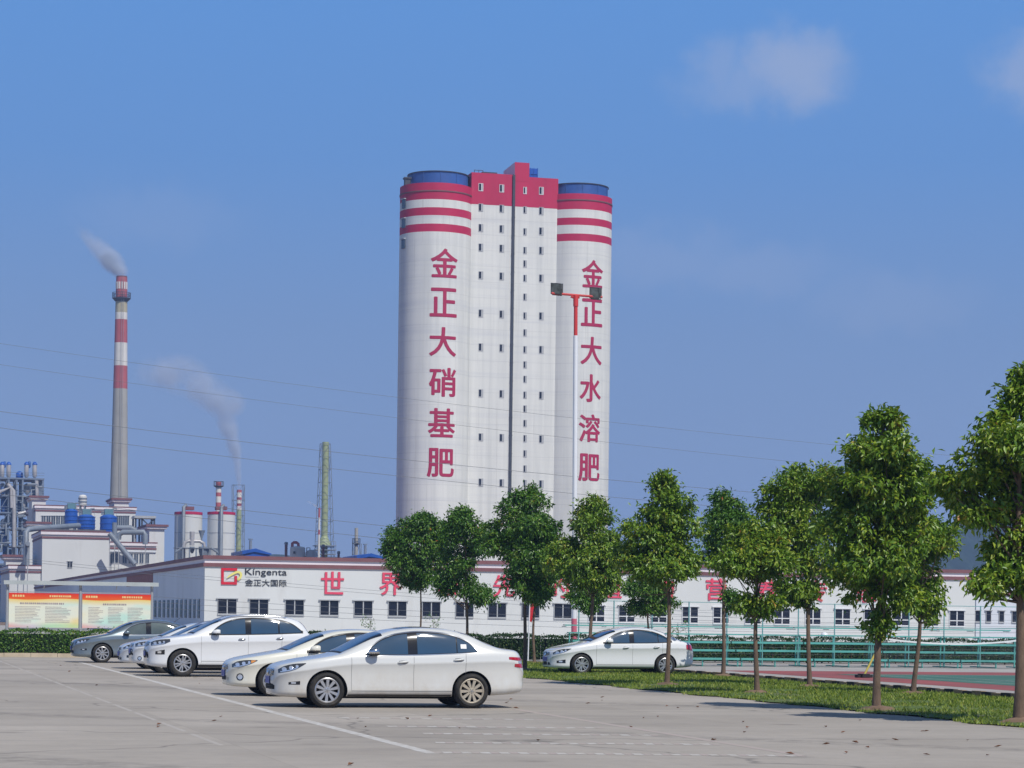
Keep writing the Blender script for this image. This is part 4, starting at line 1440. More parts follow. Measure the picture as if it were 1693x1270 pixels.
    stack('thin_flare', 'very thin red and white flare pipe beside the yellow green column', 525.8, 529.2, 840, 505, [(891, 1), (884, 1), (876, 0), (868, 1), (856, 1), (850, 0), (840, 0)])
    fr, t, r = stack('short_stack', 'short grey brown stack with a platform, right of the yellow green column', 586.3, 592, 873, 500, [(905, 0), (873, 0)], (899,), [M['concrete_stack']])
    lattice(fr, t, 584, 596, 584, 596, 899, 3, .10)
    # tanks and sheds that peep over the warehouse
    def shed(u0, u1, v, D, label, m):
        fr = Frame(u0, D, v=915)
        t = thing('shed', label, 'shed', fr.o, PHI)
        wd_ = fr.s(u1, v)
        zt = fr.z((u0 + u1) / 2, v)
        mb = MB(); mb.prism([(0, 0), (wd_, 0), (wd_, zt - 1.2), (wd_ * .4, zt - .7), (0, zt - 1.2)], 0, 14); mb.build('wall', m, t)
        mb = MB(); mb.prism([(-.3, zt - 1.15), (wd_ * .4, zt - .65), (wd_ + .3, zt - 1.15), (wd_ + .3, zt - .9), (wd_ * .45, zt), (-.3, zt - .5)], -.3, 14.3); mb.build('roof', m, t)
        mb = MB(); mb.tube([(wd_ * .35, 3, zt - .8), (wd_ * .35, 3, zt + 1.6)], .28, 8); mb.tube([(wd_ * .35, 3, zt + 1.7), (wd_ * .35, 3, zt + 1.9)], .42, 8); mb.build('vent_pipe', M['pipe_grey'], t)
    shed(403, 446, 907, 450, 'bright blue shed roof peeping over the left end of the warehouse', M['blue_steel'])
    shed(592, 640, 915, 470, 'low blue shed roof peeping over the warehouse left of the trees', M['blue_steel'])
    fr = Frame(492, 440, v=910)
    t = thing('process_tank', 'white tank with a dark red pipe elbow on its roof', 'tank', fr.o, PHI)
    k_ = 440 / F
    zc = lambda v: fr.z(492, v)
    mb = MB(); mb.lathe([(12.5 * k_, 0), (12.5 * k_, zc(906)), (11 * k_, zc(904.5)), (5 * k_, zc(903.5)), (.05, zc(903))], 28); mb.build('shell', M['stack_white'], t, smooth=35)
    mb = MB(); mb.tube([(-9 * k_, 0, zc(905)), (-9 * k_, 0, zc(899)), (-6.5 * k_, 0, zc(897)), (-2 * k_, 0, zc(897)), (1 * k_, 0, zc(899)), (1.6 * k_, 0, zc(905))], 2.4 * k_, 12); mb.build('elbow_pipe', M['stack_red'], t, smooth=50)
    mb = MB(); mb.box(-9 * k_, -6 * k_, -12.7 * k_, -10 * k_, zc(916), zc(912)); mb.build('manhole', M['dark_steel'], t)
    fr = Frame(515, 440, v=910)
    t = thing('process_tank', 'low rounded pale tank with a pipe loop beside the yellow green column', 'tank', fr.o, PHI)
    zc = lambda v: fr.z(515, v)
    mb = MB(); mb.lathe([(10 * k_, 0), (10 * k_, zc(915)), (8.5 * k_, zc(911)), (4 * k_, zc(909.5)), (.05, zc(909))], 28); mb.build('shell', M['vessel'], t, smooth=50)
    mb = MB(); mb.tube([(-8 * k_, 0, zc(912)), (-8 * k_, 0, zc(906)), (-2.5 * k_, 0, zc(906)), (-2.5 * k_, 0, zc(910))], .8 * k_, 8); mb.build('pipe_loop', M['dark_steel'], t)
    for (u, v, w_, lab) in ((473, 898, 2.6, 'stubby brown vent pipe left of the tank with the red elbow'), (534.5, 902, 2.4, 'stubby brown vent pipe in front of the yellow green column'), (560, 913, 2.2, 'shortest brown vent pipe, right of the yellow green column')):
        fr = Frame(u, 435, v=910)
        zt = fr.z(u, v)
        t = thing('vent_pipe', lab, 'pipe', fr.o)
        mb = MB(); mb.lathe([(w_ * .1, 0), (w_ * .1, zt)], 12); mb.build('tube', M['brown_trim'], t, smooth=40)
        mb = MB(); mb.lathe([(w_ * .1, zt - .3), (w_ * .13, zt - .25), (w_ * .13, zt + .1), (w_ * .06, zt + .2)], 12); mb.build('cap', M['pipe_grey'], t)

    # process tower at the left edge
    D = 560
    fr = Frame(-22, D, v=880)
    t = thing('process_tower', 'blue grey steel process tower full of vessels at the left edge', 'tower', fr.o, PHI)
    zc = lambda v: fr.z(30, v)
    xs = [fr.s(u, 850) for u in (-20, -2, 14, 27, 37, 58, 70.5)]
    levels = [790, 819, 847, 873, 902, 932, 965]
    mb = MB()
    for x in xs:
        for y in (0, 6, 12):
            mb.box(x - .2, x + .2, y - .2, y + .2, 0, zc(790))
    for v in levels:
        zz = zc(v)
        mb.box(xs[0], xs[-1] + .3, -.3, 12.3, zz - .35, zz)
        for h in (.6, 1.2):
            mb.tube([(xs[0], -.3, zz + h), (xs[-1] + .3, -.3, zz + h)], .06, 4)
    rr = random.Random(4)
    for i in range(len(levels) - 1):
        for j in range(len(xs) - 1):
            if rr.random() < .75:
                a, b = (xs[j], xs[j + 1]) if rr.random() < .5 else (xs[j + 1], xs[j])
                mb.tube([(a, -.05, zc(levels[i + 1])), (b, -.05, zc(levels[i]))], .1, 4)
    mb.build('steel_frame', M['lattice'], t)
    k_ = D / F
    def vessel(u, v0, v1, rpx, m, y=1.0, cap=None):
        x = fr.s(u, (v0 + v1) / 2)
        r = rpx * k_
        z0, z1 = fr.z(u, v1), fr.z(u, v0)
        mb = MB(); mb.lathe([(r * .25, z0 - r * .9), (r, z0), (r, z1), (r * .75, z1 + r * .5), (r * .2, z1 + r * .75)], 20, (x, y, 0)); o = mb.build('vessel', m, t, smooth=45)
        if cap:
            mb = MB(); mb.lathe([(r * 1.15, z1), (r * 1.15, z1 + r * .3), (r * .5, z1 + r * 1.3), (r * .12, z1 + r * 1.4)], 20, (x, y, 0)); mb.build('cap', cap, o, smooth=45)
    for u in (4, 15, 44.5, 58):
        vessel(u, 768, 787, 3.7, M['vessel'], 1.5, M['blue_steel'])
    for u in (-6, 9.5, 51):
        vessel(u, 762, 770, 2.2, M['blue_dome'], 5)
    vessel(34, 782, 788, 6, M['blue_steel'], 4)
    for (u, v0, v1, r, m) in ((5, 803, 812, 6.5, 'vessel'), (46, 803, 812, 6.2, 'vessel'), (20, 826, 868, 4.2, 'lattice'), (8, 826, 845, 6, 'blue_dome'), (8, 862, 870, 6.5, 'vessel'), (40, 862, 870, 6.5, 'vessel'),
                              (24, 840, 915, 3.6, 'vessel'), (8, 878, 908, 4.6, 'blue_steel'), (34, 880, 925, 3.4, 'vessel'), (-8, 826, 900, 4, 'vessel'), (2, 940, 990, 6, 'blue_steel'), (-10, 930, 1000, 6, 'blue_dome'), (8, 826, 838, 3, 'vessel')):
        vessel(u, v0, v1, r, M[m], 2.5)
    mb = MB()
    for (pts) in ([(12, 800), (22, 812), (23, 850), (23, 905)], [(-4, 815), (18, 806), (19, 840)], [(30, 850), (45, 846), (52, 860), (52, 900)], [(60, 795), (62, 840), (45, 852)]):
        mb.tube([(fr.s(u, v), -.7, fr.z(u, v)) for u, v in pts], .45, 8)
    mb.build('pipework', M['vessel'], t, smooth=50)
    rr = random.Random(9)
    for k in range(26):
        u, v = rr.uniform(-14, 66), rr.choice((812, 838, 866, 893, 922, 952))
        vessel(u, v - rr.uniform(5, 16), v + 3, rr.uniform(1.6, 3.6), M[rr.choice(('vessel', 'vessel', 'lattice', 'pipe_grey', 'blue_dome'))], rr.uniform(1, 9))
    mb = MB()
    for k in range(22):
        u, v = rr.uniform(-10, 60), rr.uniform(800, 940)
        a, b = rr.uniform(8, 34), rr.uniform(-22, 22)
        mb = MB()
        mb.tube([(fr.s(u, v), -.9, fr.z(u, v)), (fr.s(u + a * .5, v), -.9, fr.z(u, v)), (fr.s(u + a * .5, v), -.9, fr.z(u, v + b)), (fr.s(min(u + a, 69), v), -.6, fr.z(u, v + b))], rr.uniform(.12, .3), 6)
        mb.build('pipe', M['pipe_grey'], t, smooth=50)


plant()


# ---------------------------------------------------------------- smoke
def smoke_mat(name, dens, col):
    m = bpy.data.materials.new(name)
    m.use_nodes = True
    t = NT(m.node_tree)
    co = t.n('ShaderNodeTexCoord').outputs['Object']
    r = t.vmath('LENGTH', co)
    wp = t.n('ShaderNodeNewGeometry').outputs['Position']
    nz = t.noise(wp, 0.16, 4.0, 0.6)
    f = t.math('MULTIPLY', t.mapr(r, 1.0, 0.25, 0, 1, True), t.mapr(nz, 0.36, 0.64, 0.04, 1.0))
    v = t.n('ShaderNodeVolumePrincipled', {'Color': col, 'Density': t.math('MULTIPLY', f, dens), 'Anisotropy': 0.2})
    t.n('ShaderNodeOutputMaterial', {1: v.outputs[0]})
    return m


def plume(label, D, puffs, dens, col, name='smoke_plume'):
    b = P(puffs[0][0], puffs[0][1], D)
    t = thing(name, label, 'smoke', (b.x, b.y, b.z))
    sm = smoke_mat('smoke', dens, col)
    bm = bmesh.new()
    bmesh.ops.create_icosphere(bm, subdivisions=3, radius=1.0)
    me = bpy.data.meshes.new('puff')
    bm.to_mesh(me)
    bm.free()
    for (u, v, ru, rv, rot, ds) in puffs:
        m2 = me.copy()
        m2.materials.append(sm if ds == 1 else smoke_mat('smoke', dens * ds, col))
        o = link('puff', m2, t)
        o.location = P(u, v, D) - b
        k = D / F
        o.scale = (ru * k, min(ru, rv) * k, rv * k)
        o.rotation_euler = (0, math.radians(rot), 0)


plume('grey white smoke drifting left from the mouth of the tall chimney', 620,
      [(198, 448, 19, 16, 35, 2.4), (185, 432, 30, 22, 42, 2.0), (168, 415, 34, 21, 45, 1.1), (150, 397, 30, 17, 48, .4), (128, 378, 30, 14, 45, .13)], .65, (.80, .88, 1, 1))
plume('faint pale steam rising from the framed stack and spreading into a cloud to the left', 560,
      [(395, 790, 5, 26, -3, 2.0), (392, 765, 9, 38, -5, 1.6), (386, 735, 15, 38, -14, 1.0), (377, 705, 21, 32, -22, .65), (372, 668, 40, 32, 0, .42), (345, 650, 52, 36, 20, .30), (305, 622, 66, 42, 15, .24), (265, 614, 52, 36, 0, .16)], 1.2, (.80, .88, 1, 1), 'steam_plume')
plume('tiny wisp of white steam at the tip of the thin flare', 505, [(521, 836, 7, 2.6, 35, 1), (512, 831, 7, 2.6, 30, .5)], 2.0, (.95, .95, .95, 1), 'steam_plume')

# ---------------------------------------------------------------- hills
def hill(name, pts, D, dep):
    mb = MB()
    n = len(pts)
    rr = random.Random(len(pts))
    for row in range(4):
        f = row / 3
        for (u, v) in pts:
            a, b = px_ab(u, v)
            z = (CAMH + b * D) * (1, .72, .35, 0)[row]
            y = D - dep * (0, .3, .6, 1)[row]
            mb.v.append((a * D * (1 - .02 * row), y, max(z, -1) + (rr.uniform(-4, 4) if row in (1, 2) else 0)))
    for row in range(3):
        for i in range(n - 1):
            a = row * n + i
            mb.f.append((a, a + 1, a + n + 1, a + n)); mb.m.append(0)
    k = len(mb.v)
    for (u, v) in pts:
        a, b = px_ab(u, v)
        mb.v.append((a * D, D + dep, -1))
    for i in range(n - 1):
        mb.f.append((i, k + i, k + i + 1, i + 1)); mb.m.append(0)
    tag(mb.build(name, M['hill'], smooth=80), kind='structure')


def ridge(u0, u1, ctrl, seed):
    xs = [c[0] for c in ctrl]; ys = [c[1] for c in ctrl]
    out = []
    u = u0
    rr = random.Random(seed)
    while u <= u1:
        out.append((u, float(np.interp(u, xs, ys)) + rr.uniform(-1.2, 1.2)))
        u += 9
    return out


hill('hill', ridge(1180, 1900, [(1180, 1000), (1300, 938), (1400, 905), (1500, 884), (1600, 862), (1700, 838), (1900, 790)], 3), 1500, 400)
hill('hills', ridge(-400, 1300, [(-400, 960), (0, 950), (260, 930), (420, 916), (560, 922), (700, 935), (900, 940), (1100, 930), (1300, 925)], 4), 1500, 500)


# ---------------------------------------------------------------- light pole, notice board, bleachers, fence, net, flag
def light_pole():
    b = W(0, 0)
    D = 101.5
    a, _ = px_ab(950, 1000)
    o = Vector((a * D, D, 0))
    t = thing('light_pole', 'tall white court light pole with red upper section and two floodlights', 'light pole', o)
    k = D / F
    zt = P(951, 489, D).z
    zr = P(951, 555, D).z
    zp = P(950, 1023, D).z
    x_t = P(952, 489, D).x - o.x
    r = 4.0 * k
    ln = lambda z: Vector((x_t * z / zt, 0, z))
    mb = MB()
    mb.tube([ln(zp), ln(zp + 5), ln(zr)], [r, r * .95, r * .92], 16, 0)
    mb.build('pole', M['lamp_white'], t, smooth=50)
    mb = MB(); mb.tube([ln(0), ln(zp)], r * 1.15, 16); mb.build('pole_base', M['lamp_pink'], t, smooth=50)
    mb = MB(); mb.tube([ln(zr), ln(zt)], r * .80, 16); mb.tube([ln(zt - .45), ln(zt + .02)], r * 1.05, 16); mb.build('pole_top', M['lamp_red'], t, smooth=50)
    mb = MB()
    aa, bb = P(912, 485, D) - o, P(996, 491.5, D) - o
    mb.tube([aa, bb], .05, 8)
    mb.tube([P(944, 490, D) - o, P(951, 493, D) - o, P(958, 491, D) - o], .06, 6)
    mb.build('crossarm', M['lamp_red'], t)
    for u, v in ((921, 477), (985, 484)):
        c = P(u, v, D) - o
        Mx = Matrix.Translation(c) @ Matrix.Rotation(math.radians(-32), 4, 'Z') @ Matrix.Rotation(math.radians(14), 4, 'X') @ Matrix.Rotation(math.radians(8), 4, 'Y')
        mb = MB()
        mb.box(-.20, .20, -.10, .16, -.20, .20, 0, Mx)
        mb.box(-.235, .235, -.13, -.10, -.235, .235, 0, Mx)
        mb.tube([Mx @ Vector((-.22, 0, 0)), Mx @ Vector((-.22, 0, -.28)), Mx @ Vector((.22, 0, -.28)), Mx @ Vector((.22, 0, 0))], .025, 6, 0)
        fl = mb.build('floodlight', M['flood_case'], t)
        mb = MB(); mb.box(-.2, .2, -.137, -.131, -.2, .2, 0, Mx); mb.build('lens', M['flood_lens'], fl)


light_pole()


def notice_board():
    fr = Frame(11, 97.5, v=1000)
    t = thing('notice_board', 'roofed notice board with two colourful red headed posters behind the hedge', 'notice board', fr.o, PHI)
    z = fr.z
    s0, s1, sm = fr.s(12), fr.s(251), fr.s(133)
    zt = z(10, 962)
    for x in (s0, sm, s1):
        mb = MB(); mb.tube([(x, .05, 0), (x, .05, zt)], .06, 8)
        mb.build('post', M['aluminium'], t, smooth=50)
    mb = MB(); mb.box(s0 - .15, s1 + .25, -.14, .8, zt, zt + .05); mb.box(s0 - .15, s1 + .25, -.18, -.14, zt - .10, zt + .06)
    for k in range(5):
        x = s0 + (s1 - s0) * k / 4
        mb.tube([(x, .05, zt - .25), (x + .02, -.12, zt - .02)], .022, 6)
    mb.build('canopy', M['canopy'], t)
    mb = MB()
    mb.box(s0, s1, .03, .07, z(11, 1041), z(11, 1038.5)); mb.box(s0, s1, .03, .07, z(11, 979), z(11, 977.5))
    mb.build('rail', M['aluminium'], t)
    for (ua, ub, m, cols, title, tw) in ((14.5, 130, 'board_a', 2, .42, .62), (136, 249, 'board_b', 3, .34, .34)):
        a, b = fr.s(ua), fr.s(ub)
        z0, z1 = z(14, 1037), z(14, 980)
        mb = MB(); mb.box(a, b, -.02, .025, z0, z1); po = mb.build('poster', M[m], t)
        mb = MB()
        rr = random.Random(int(ua))
        wd_, hh = b - a, z1 - z0
        def row(x0, x1, zc, h, mi):
            x = x0
            while x < x1:
                l = h * rr.uniform(.7, 1.0)
                mb.box(x, x + l, -.025, -.0205, zc - h / 2, zc + h / 2, mi)
                x += l + h * rr.uniform(.18, .5)
        row(a + wd_ * .05, a + wd_ * .2, z1 - hh * .085, hh * .06, 1)
        row(a + wd_ * .58, a + wd_ * .88, z1 - hh * .085, hh * .055, 1)
        row(a + wd_ * (.5 - tw / 2 - .03), a + wd_ * (.5 + tw / 2 - .03), z1 - hh * .30, hh * .05, 0)
        for c in range(cols):
            x0 = a + wd_ * (.09 + c * .86 / cols)
            for rw in range(11):
                row(x0, x0 + wd_ * (.86 / cols - .06) * rr.uniform(.6, 1), z1 - hh * (.40 + rw * .044), hh * .016, 0)
        mb.build('lettering', [M['ink'], M['ink_gold']], po)


notice_board()

QB = 85.2          # front of the bleachers


def bleachers():
    fr = Frame(955, 1)   # only for the grid angle
    p0 = W(0, 0)
    def p_at(u, v_row, q):
        a, _ = px_ab(u, v_row)
        # a = X/Y with X = p c - q s, Y = p s + q c
        return (a * q * math.cos(PHI) + q * math.sin(PHI)) / (math.cos(PHI) - a * math.sin(PHI))
    us = [958, 1105, 1224, 1345, 1468, 1588, 1712]
    ps = [p_at(u, 1100, QB) for u in us]
    labs = ['leftmost turquoise bleacher, mostly hidden by the parked white car', 'turquoise bleacher just behind the boot of the white car on the grass', 'turquoise bleacher behind the yellow green tree trunk', 'turquoise bleacher between the spreading tree and the big dark tree trunk',
            'turquoise bleacher right of the big dark trunk behind the net end', 'turquoise bleacher behind the middle of the net tape, rightmost of the row']
    lv = [.33, .64, .94, 1.22, 1.5]
    for i in range(6):
        a, b = ps[i] + .03, ps[i + 1] - .03
        wd_ = b - a
        t = thing('bleacher', labs[i], 'bleacher', W((a + b) / 2, QB), PHI, 'turquoise bleachers beside the court')
        for j, z in enumerate(lv):
            mb = MB(); y = j * .52
            mb.box(-wd_ / 2, wd_ / 2, y, y + .26, z - .035, z)
            mb.box(-wd_ / 2, wd_ / 2, y - .012, y, z - (.075 if j < 3 else .045), z + .002)
            mb.build('plank', M['turquoise'], t)
        for x in (-wd_ / 2 + .05, -.02 * wd_, wd_ / 2 - .05):
            mb = MB()
            for j, z in enumerate(lv):
                y = j * .52 + .05
                if j in (0, 3):
                    mb.box(x - .022, x + .022, y, y + .05, 0, z - .04)
                mb.box(x - .016, x + .016, y - .04, y + .5, z - .085, z - .06)
            mb.box(x - .025, x + .025, .05, 2.3, .02, .06)
            mb.build('support', M['turquoise'], t)
    # tall wire fence behind them
    q = QB + 4.2
    t = thing('wire_fence', 'turquoise post and wire court fence behind the bleachers', 'fence', W(0, q), PHI)
    pus = [957, 1015, 1078, 1139, 1202, 1261, 1320, 1380, 1441, 1503, 1561, 1621, 1681, 1741]
    pps = [p_at(u, 1020, q) for u in pus]
    zt = 2.45
    for p_ in pps:
        mb = MB(); mb.tube([(p_, 0, 0), (p_, 0, zt)], .026, 8); mb.build('post', M['fence_green'], t, smooth=50)
    mb = MB()
    for z in (zt - .02, 1.55):
        mb.tube([(pps[0], 0, z), (pps[-1], 0, z)], .014, 6)
    mb.build('rail', M['fence_green'], t)
    mb = MB()
    rr = random.Random(2)
    for k in range(9):
        z = .2 + k * .24
        pts = [(p_, .03, z + rr.uniform(-.02, .02)) for p_ in pps]
        mb.tube(pts, .006, 4)
    mb.build('wire_strand', M['wire'], t)


bleachers()


def net():
    pa, qa = PQ(1428, 1121)
    A, B = W(pa, qa), W(pa + 5.9, qa - .1)
    rz = math.atan2(B.y - A.y, B.x - A.x)
    t = thing('net', 'sagging white taped court net on a leaning yellow stand', 'net', A, rz)
    L = (B - A).length
    top = P(1463, 1049.5, A.y).z
    xs = [L * k / 30 for k in range(31)]
    x_off = .15
    sag = lambda x: top - .24 * 4 * (x / L) * (1 - x / L)
    mb = MB()
    for i in range(30):
        a, b = xs[i], xs[i + 1]
        mb.add([(a, -.008, sag(a) - .05), (b, -.008, sag(b) - .05), (b, -.008, sag(b)), (a, -.008, sag(a)), (a, .008, sag(a) - .05), (b, .008, sag(b) - .05), (b, .008, sag(b)), (a, .008, sag(a))],
               [(0, 1, 2, 3), (4, 5, 6, 7), (3, 2, 6, 7), (0, 1, 5, 4)])
    mb.build('tape', M['net_white'], t)
    mb = MB()
    for k in range(1, 8):
        dz = .05 + k * .09
        mb.tube([(x, 0, sag(x) - dz) for x in xs[::3]], .0022, 3, cap=False)
    for k in range(150):
        x = L * k / 150
        mb.tube([(x, 0, sag(x) - .05), (x, 0, sag(x) - .70)], .0018, 3, cap=False)
    mb.build('mesh', M['wire'], t)
    inv = Matrix.Rotation(-rz, 3, 'Z')
    top_l = inv @ (P(1462, 1051, A.y) - A)
    base_l = inv @ (P(1428, 1118, A.y) - A)
    for sgn, x0 in ((1, 0), (-1, L)):
        mb = MB()
        if sgn == 1:
            mb.tube([base_l, base_l.lerp(top_l, .4), top_l], .035, 8)
        else:
            mb.tube([(L, 0, 0), (L, 0, top)], .035, 8)
        mb.build('post', M['yellow'], t, smooth=50)
        mb = MB()
        bx = base_l if sgn == 1 else Vector((L, 0, 0))
        mb.box(bx.x - .25, bx.x + .25, bx.y - .12, bx.y + .12, .014, .10)
        mb.box(bx.x - .12, bx.x + .12, bx.y - .2, bx.y + .2, .02, .13)
        mb.build('stand_base', M['black'], t)


net()


def flag():
    D = 96.5
    a, _ = px_ab(873.5, 1040)
    o = Vector((a * D, D, 0))
    t = thing('banner_pole', 'limp red banner on a thin pole between two pale tree trunks', 'banner', o)
    zt = P(876, 983, D).z
    mb = MB(); mb.tube([(0, 0, 0), (.05, 0, zt)], .025, 8); mb.build('pole', M['lamp_white'], t)
    mb = MB()
    z0 = P(876, 1027, D).z
    n = 12
    for i in range(n + 1):
        f_ = i / n
        z = zt - (zt - z0) * f_
        wd_ = .26 * (1 - .75 * f_) + .02 * math.sin(f_ * 9)
        for j in range(5):
            g = j / 4
            mb.v.append((.05 + g * wd_, .05 * math.sin(g * 7 + f_ * 3) * g + .02, z - .06 * g))
    for i in range(n):
        for j in range(4):
            k = i * 5 + j
            mb.f.append((k, k + 1, k + 6, k + 5)); mb.m.append(0)
    mb.build('banner', M['red_cloth'], t, smooth=80)
    D = 102
    o = P(1363, 1062, D); o.z = 0
    t = thing('spot_lamp', 'small white domed spot lamp on a stub post behind the bleachers', 'lamp', o)
    zt = P(1363, 1050, D).z
    mb = MB(); mb.tube([(-.1, 0, 0), (-.1, 0, zt - .25), (0, 0, zt - .05)], .04, 8); mb.build('post', M['pipe_grey'], t)
    mb = MB(); mb.lathe([(.17, zt - .08), (.165, zt), (.12, zt + .08), (.02, zt + .12)], 16); mb.build('shade', M['lamp_white'], t, smooth=50)
    # thin saplings in front of the warehouse
    for (u, v0, v1, D, lab) in ((612, 1022, 1060, 150, 'spindly sapling behind the roof of the beige saloon'), (715, 1018, 1060, 150, 'thin wispy sapling between two trunks against the white wall'), (1120, 1030, 1075, 101, 'small leafy shoot behind the boot of the white car on the grass')):
        o = P(u, v1, D); o.z = 0
        rg = np.random.default_rng(int(u))
        t = thing('sapling', lab, 'sapling', o)
        zt = P(u, v0, D).z
        mb = MB()
        tips = []
        mb.tube([(0, 0, 0), (.04, 0, zt * .6), (0, 0, zt)], [.025, .018, .008], 5)
        for k in range(7):
            z = zt * (.45 + .5 * k / 7)
            a_ = rg.random() * 6.28
            tip = Vector((math.cos(a_) * .4, math.sin(a_) * .4, z + .22))
            mb.tube([(0.02, 0, z), tip], [.01, .005], 4)
            tips.append(tip)
        mb.build('stem', M['twig'], t)
        pos = np.concatenate([np.array(tp)[None] + rg.normal(0, .1, (14, 3)) for tp in tips])
        link('leaves', leaf_mesh('leaves', pos, rg.normal(0, .5, pos.shape) + np.array([[0, 0, .4]]), .13, M['leaf_b'], rg), t)


flag()

# power lines
WIRES = [((-40, 562), (640, 655), (1750, 768), 150, 'topmost faint overhead line crossing the silo'), ((-40, 597), (650, 690), (1750, 804), 150, 'second overhead line from the top'),
         ((-40, 675), (640, 757), (1750, 850), 140, 'dark overhead line of the upper middle pair'), ((-40, 702), (640, 785), (1750, 878), 140, 'lower dark overhead line of the middle pair'),
         ((-40, 793), (400, 843.5), (1400, 950), 130, 'overhead line passing the chimney foot'), ((-40, 812), (400, 864.5), (1400, 968), 130, 'overhead line just under the one at the chimney foot'),
         ((-40, 916), (340, 953), (1300, 1020), 120, 'overhead line crossing the company mark'), ((-40, 920), (340, 958), (1300, 1026), 120, 'overhead line just below the one over the company mark'),
         ((200, 983), (340, 992), (1750, 1030), 112, 'low cable across the tops of the warehouse windows'), ((200, 992), (340, 1001), (1750, 1038), 112, 'low cable across the middle of the warehouse windows'),
         ((200, 1001), (340, 1010), (1750, 1046), 112, 'lowest cable across the sills of the warehouse windows')]
for (a, b, c, D, lab) in WIRES:
    A, B, C_ = P(*a, D), P(*b, D + 8), P(*c, D + 24)
    cen = B.copy()
    mb = MB()
    pts = []
    for k in range(25):
        f_ = k / 24
        u = a[0] + (c[0] - a[0]) * f_
        cf = np.polyfit([a[0], b[0], c[0]], [a[1], b[1], c[1]], 2)
        pts.append(P(u, float(np.polyval(cf, u)), D + 24 * f_) - cen)
    mb.tube(pts, .0095 if D > 145 else (.013 if D > 125 else .008), 5)
    o = mb.build('power_line', M['wire'])
    o.location = cen
    tag(o, lab, 'power line', 'overhead lines')

# fallen leaves
rg = np.random.default_rng(77)
lm = leaf_mesh('fallen_leaf', np.zeros((1, 3)), np.array([[1.0, 0, 0]]), .10, M['dead_leaf'], np.random.default_rng(1), 0, .6)
lms = []
for k in range(6):
    n_ = np.random.default_rng(k)
    L = .11
    v = np.array([[-.055, 0, .006], [0, .028, .022 + .01 * n_.random()], [.055, 0, .012 + .02 * n_.random()], [0, -.028, .02 + .012 * n_.random()], [0, 0, .007]])
    me = bpy.data.meshes.new('fallen_leaf')
    me.from_pydata([tuple(x) for x in v], [], [(0, 4, 1), (1, 4, 2), (2, 4, 3), (3, 4, 0)])
    me.materials.append(M['dead_leaf'])
    lms.append(me)
spots = [(1422, 1192), (1399, 1246), (1434, 1237), (1633, 1250), (1414, 1229), (1229, 1195), (1103, 1168), (996, 1154), (995, 1159), (1121, 1171), (1153, 1170), (1043, 1203), (1236, 1204), (1394, 1212), (1531, 1210), (1525, 1210), (1231, 1212), (605, 1203), (592, 1189), (673, 1190), (262, 1203), (354, 1193), (580, 1266), (711, 1185), (845, 1157), (838, 1163), (853, 1172), (100, 1101), (115, 1111), (263, 1199), (365, 1186), (1064, 1188), (972, 1164), (1306, 1248), (1366, 1232), (890, 1226), (1600, 1225), (1650, 1236), (520, 1171), (330, 1131), (160, 1134), (1365, 1203), (1532, 1249), (1480, 1225), (1180, 1225), (760, 1205), (1087, 1186)]
for i, (u, v) in enumerate(spots):
    o = link('fallen_leaf', lms[i % 6])
    g = G(u, v)
    o.location = (g.x, g.y, .004)
    o.rotation_euler = (0, 0, rg.random() * 6.28)
    s_ = .7 + .5 * rg.random()
    o.scale = (s_, s_, s_)
    tag(o, 'small dry brown leaf lying on the concrete', 'leaf', 'fallen leaves on the concrete')



# ---------------------------------------------------------------- cars
def pchip(keys):
    x = np.array([k[0] for k in keys], float)
    y = np.array([k[1] for k in keys], float)
    h = np.diff(x)
    d_ = np.diff(y) / h
    m = np.zeros(len(x))
    for i in range(1, len(x) - 1):
        if d_[i - 1] * d_[i] > 0:
            w1, w2 = 2 * h[i] + h[i - 1], h[i] + 2 * h[i - 1]
            m[i] = (w1 + w2) / (w1 / d_[i - 1] + w2 / d_[i])
    m[0], m[-1] = d_[0], d_[-1]

    def f(t):
        t = min(max(t, x[0]), x[-1])
        i = min(int(np.searchsorted(x, t, side='right')) - 1, len(h) - 1)
        s = (t - x[i]) / h[i]
        return float((2 * s ** 3 - 3 * s ** 2 + 1) * y[i] + (s ** 3 - 2 * s ** 2 + s) * h[i] * m[i] + (-2 * s ** 3 + 3 * s ** 2) * y[i + 1] + (s ** 3 - s ** 2) * h[i] * m[i + 1])
    return f


LOWT = [0, .05, .12, .17, .28, .40, .52, .62, .70, .76, .79, .82, .90, .96, 1.0]
LOWY = [.11, .055, .026, .022, .030, .034, .035, .030, .020, .008, .0, .004, .014, .022, .036]
CABQ = [(0, 1), (.12, .982), (.30, .952), (.48, .918), (.65, .878), (.78, .838), (.88, .785), (.945, .70), (.975, .56), (.992, .3), (1, 0)]   # height, width
HOODQ = [(0, 1), (.22, .985), (.42, .962), (.58, .93), (.70, .88), (.79, .81), (.86, .71), (.92, .57), (.965, .40), (.99, .2), (1, 0)]


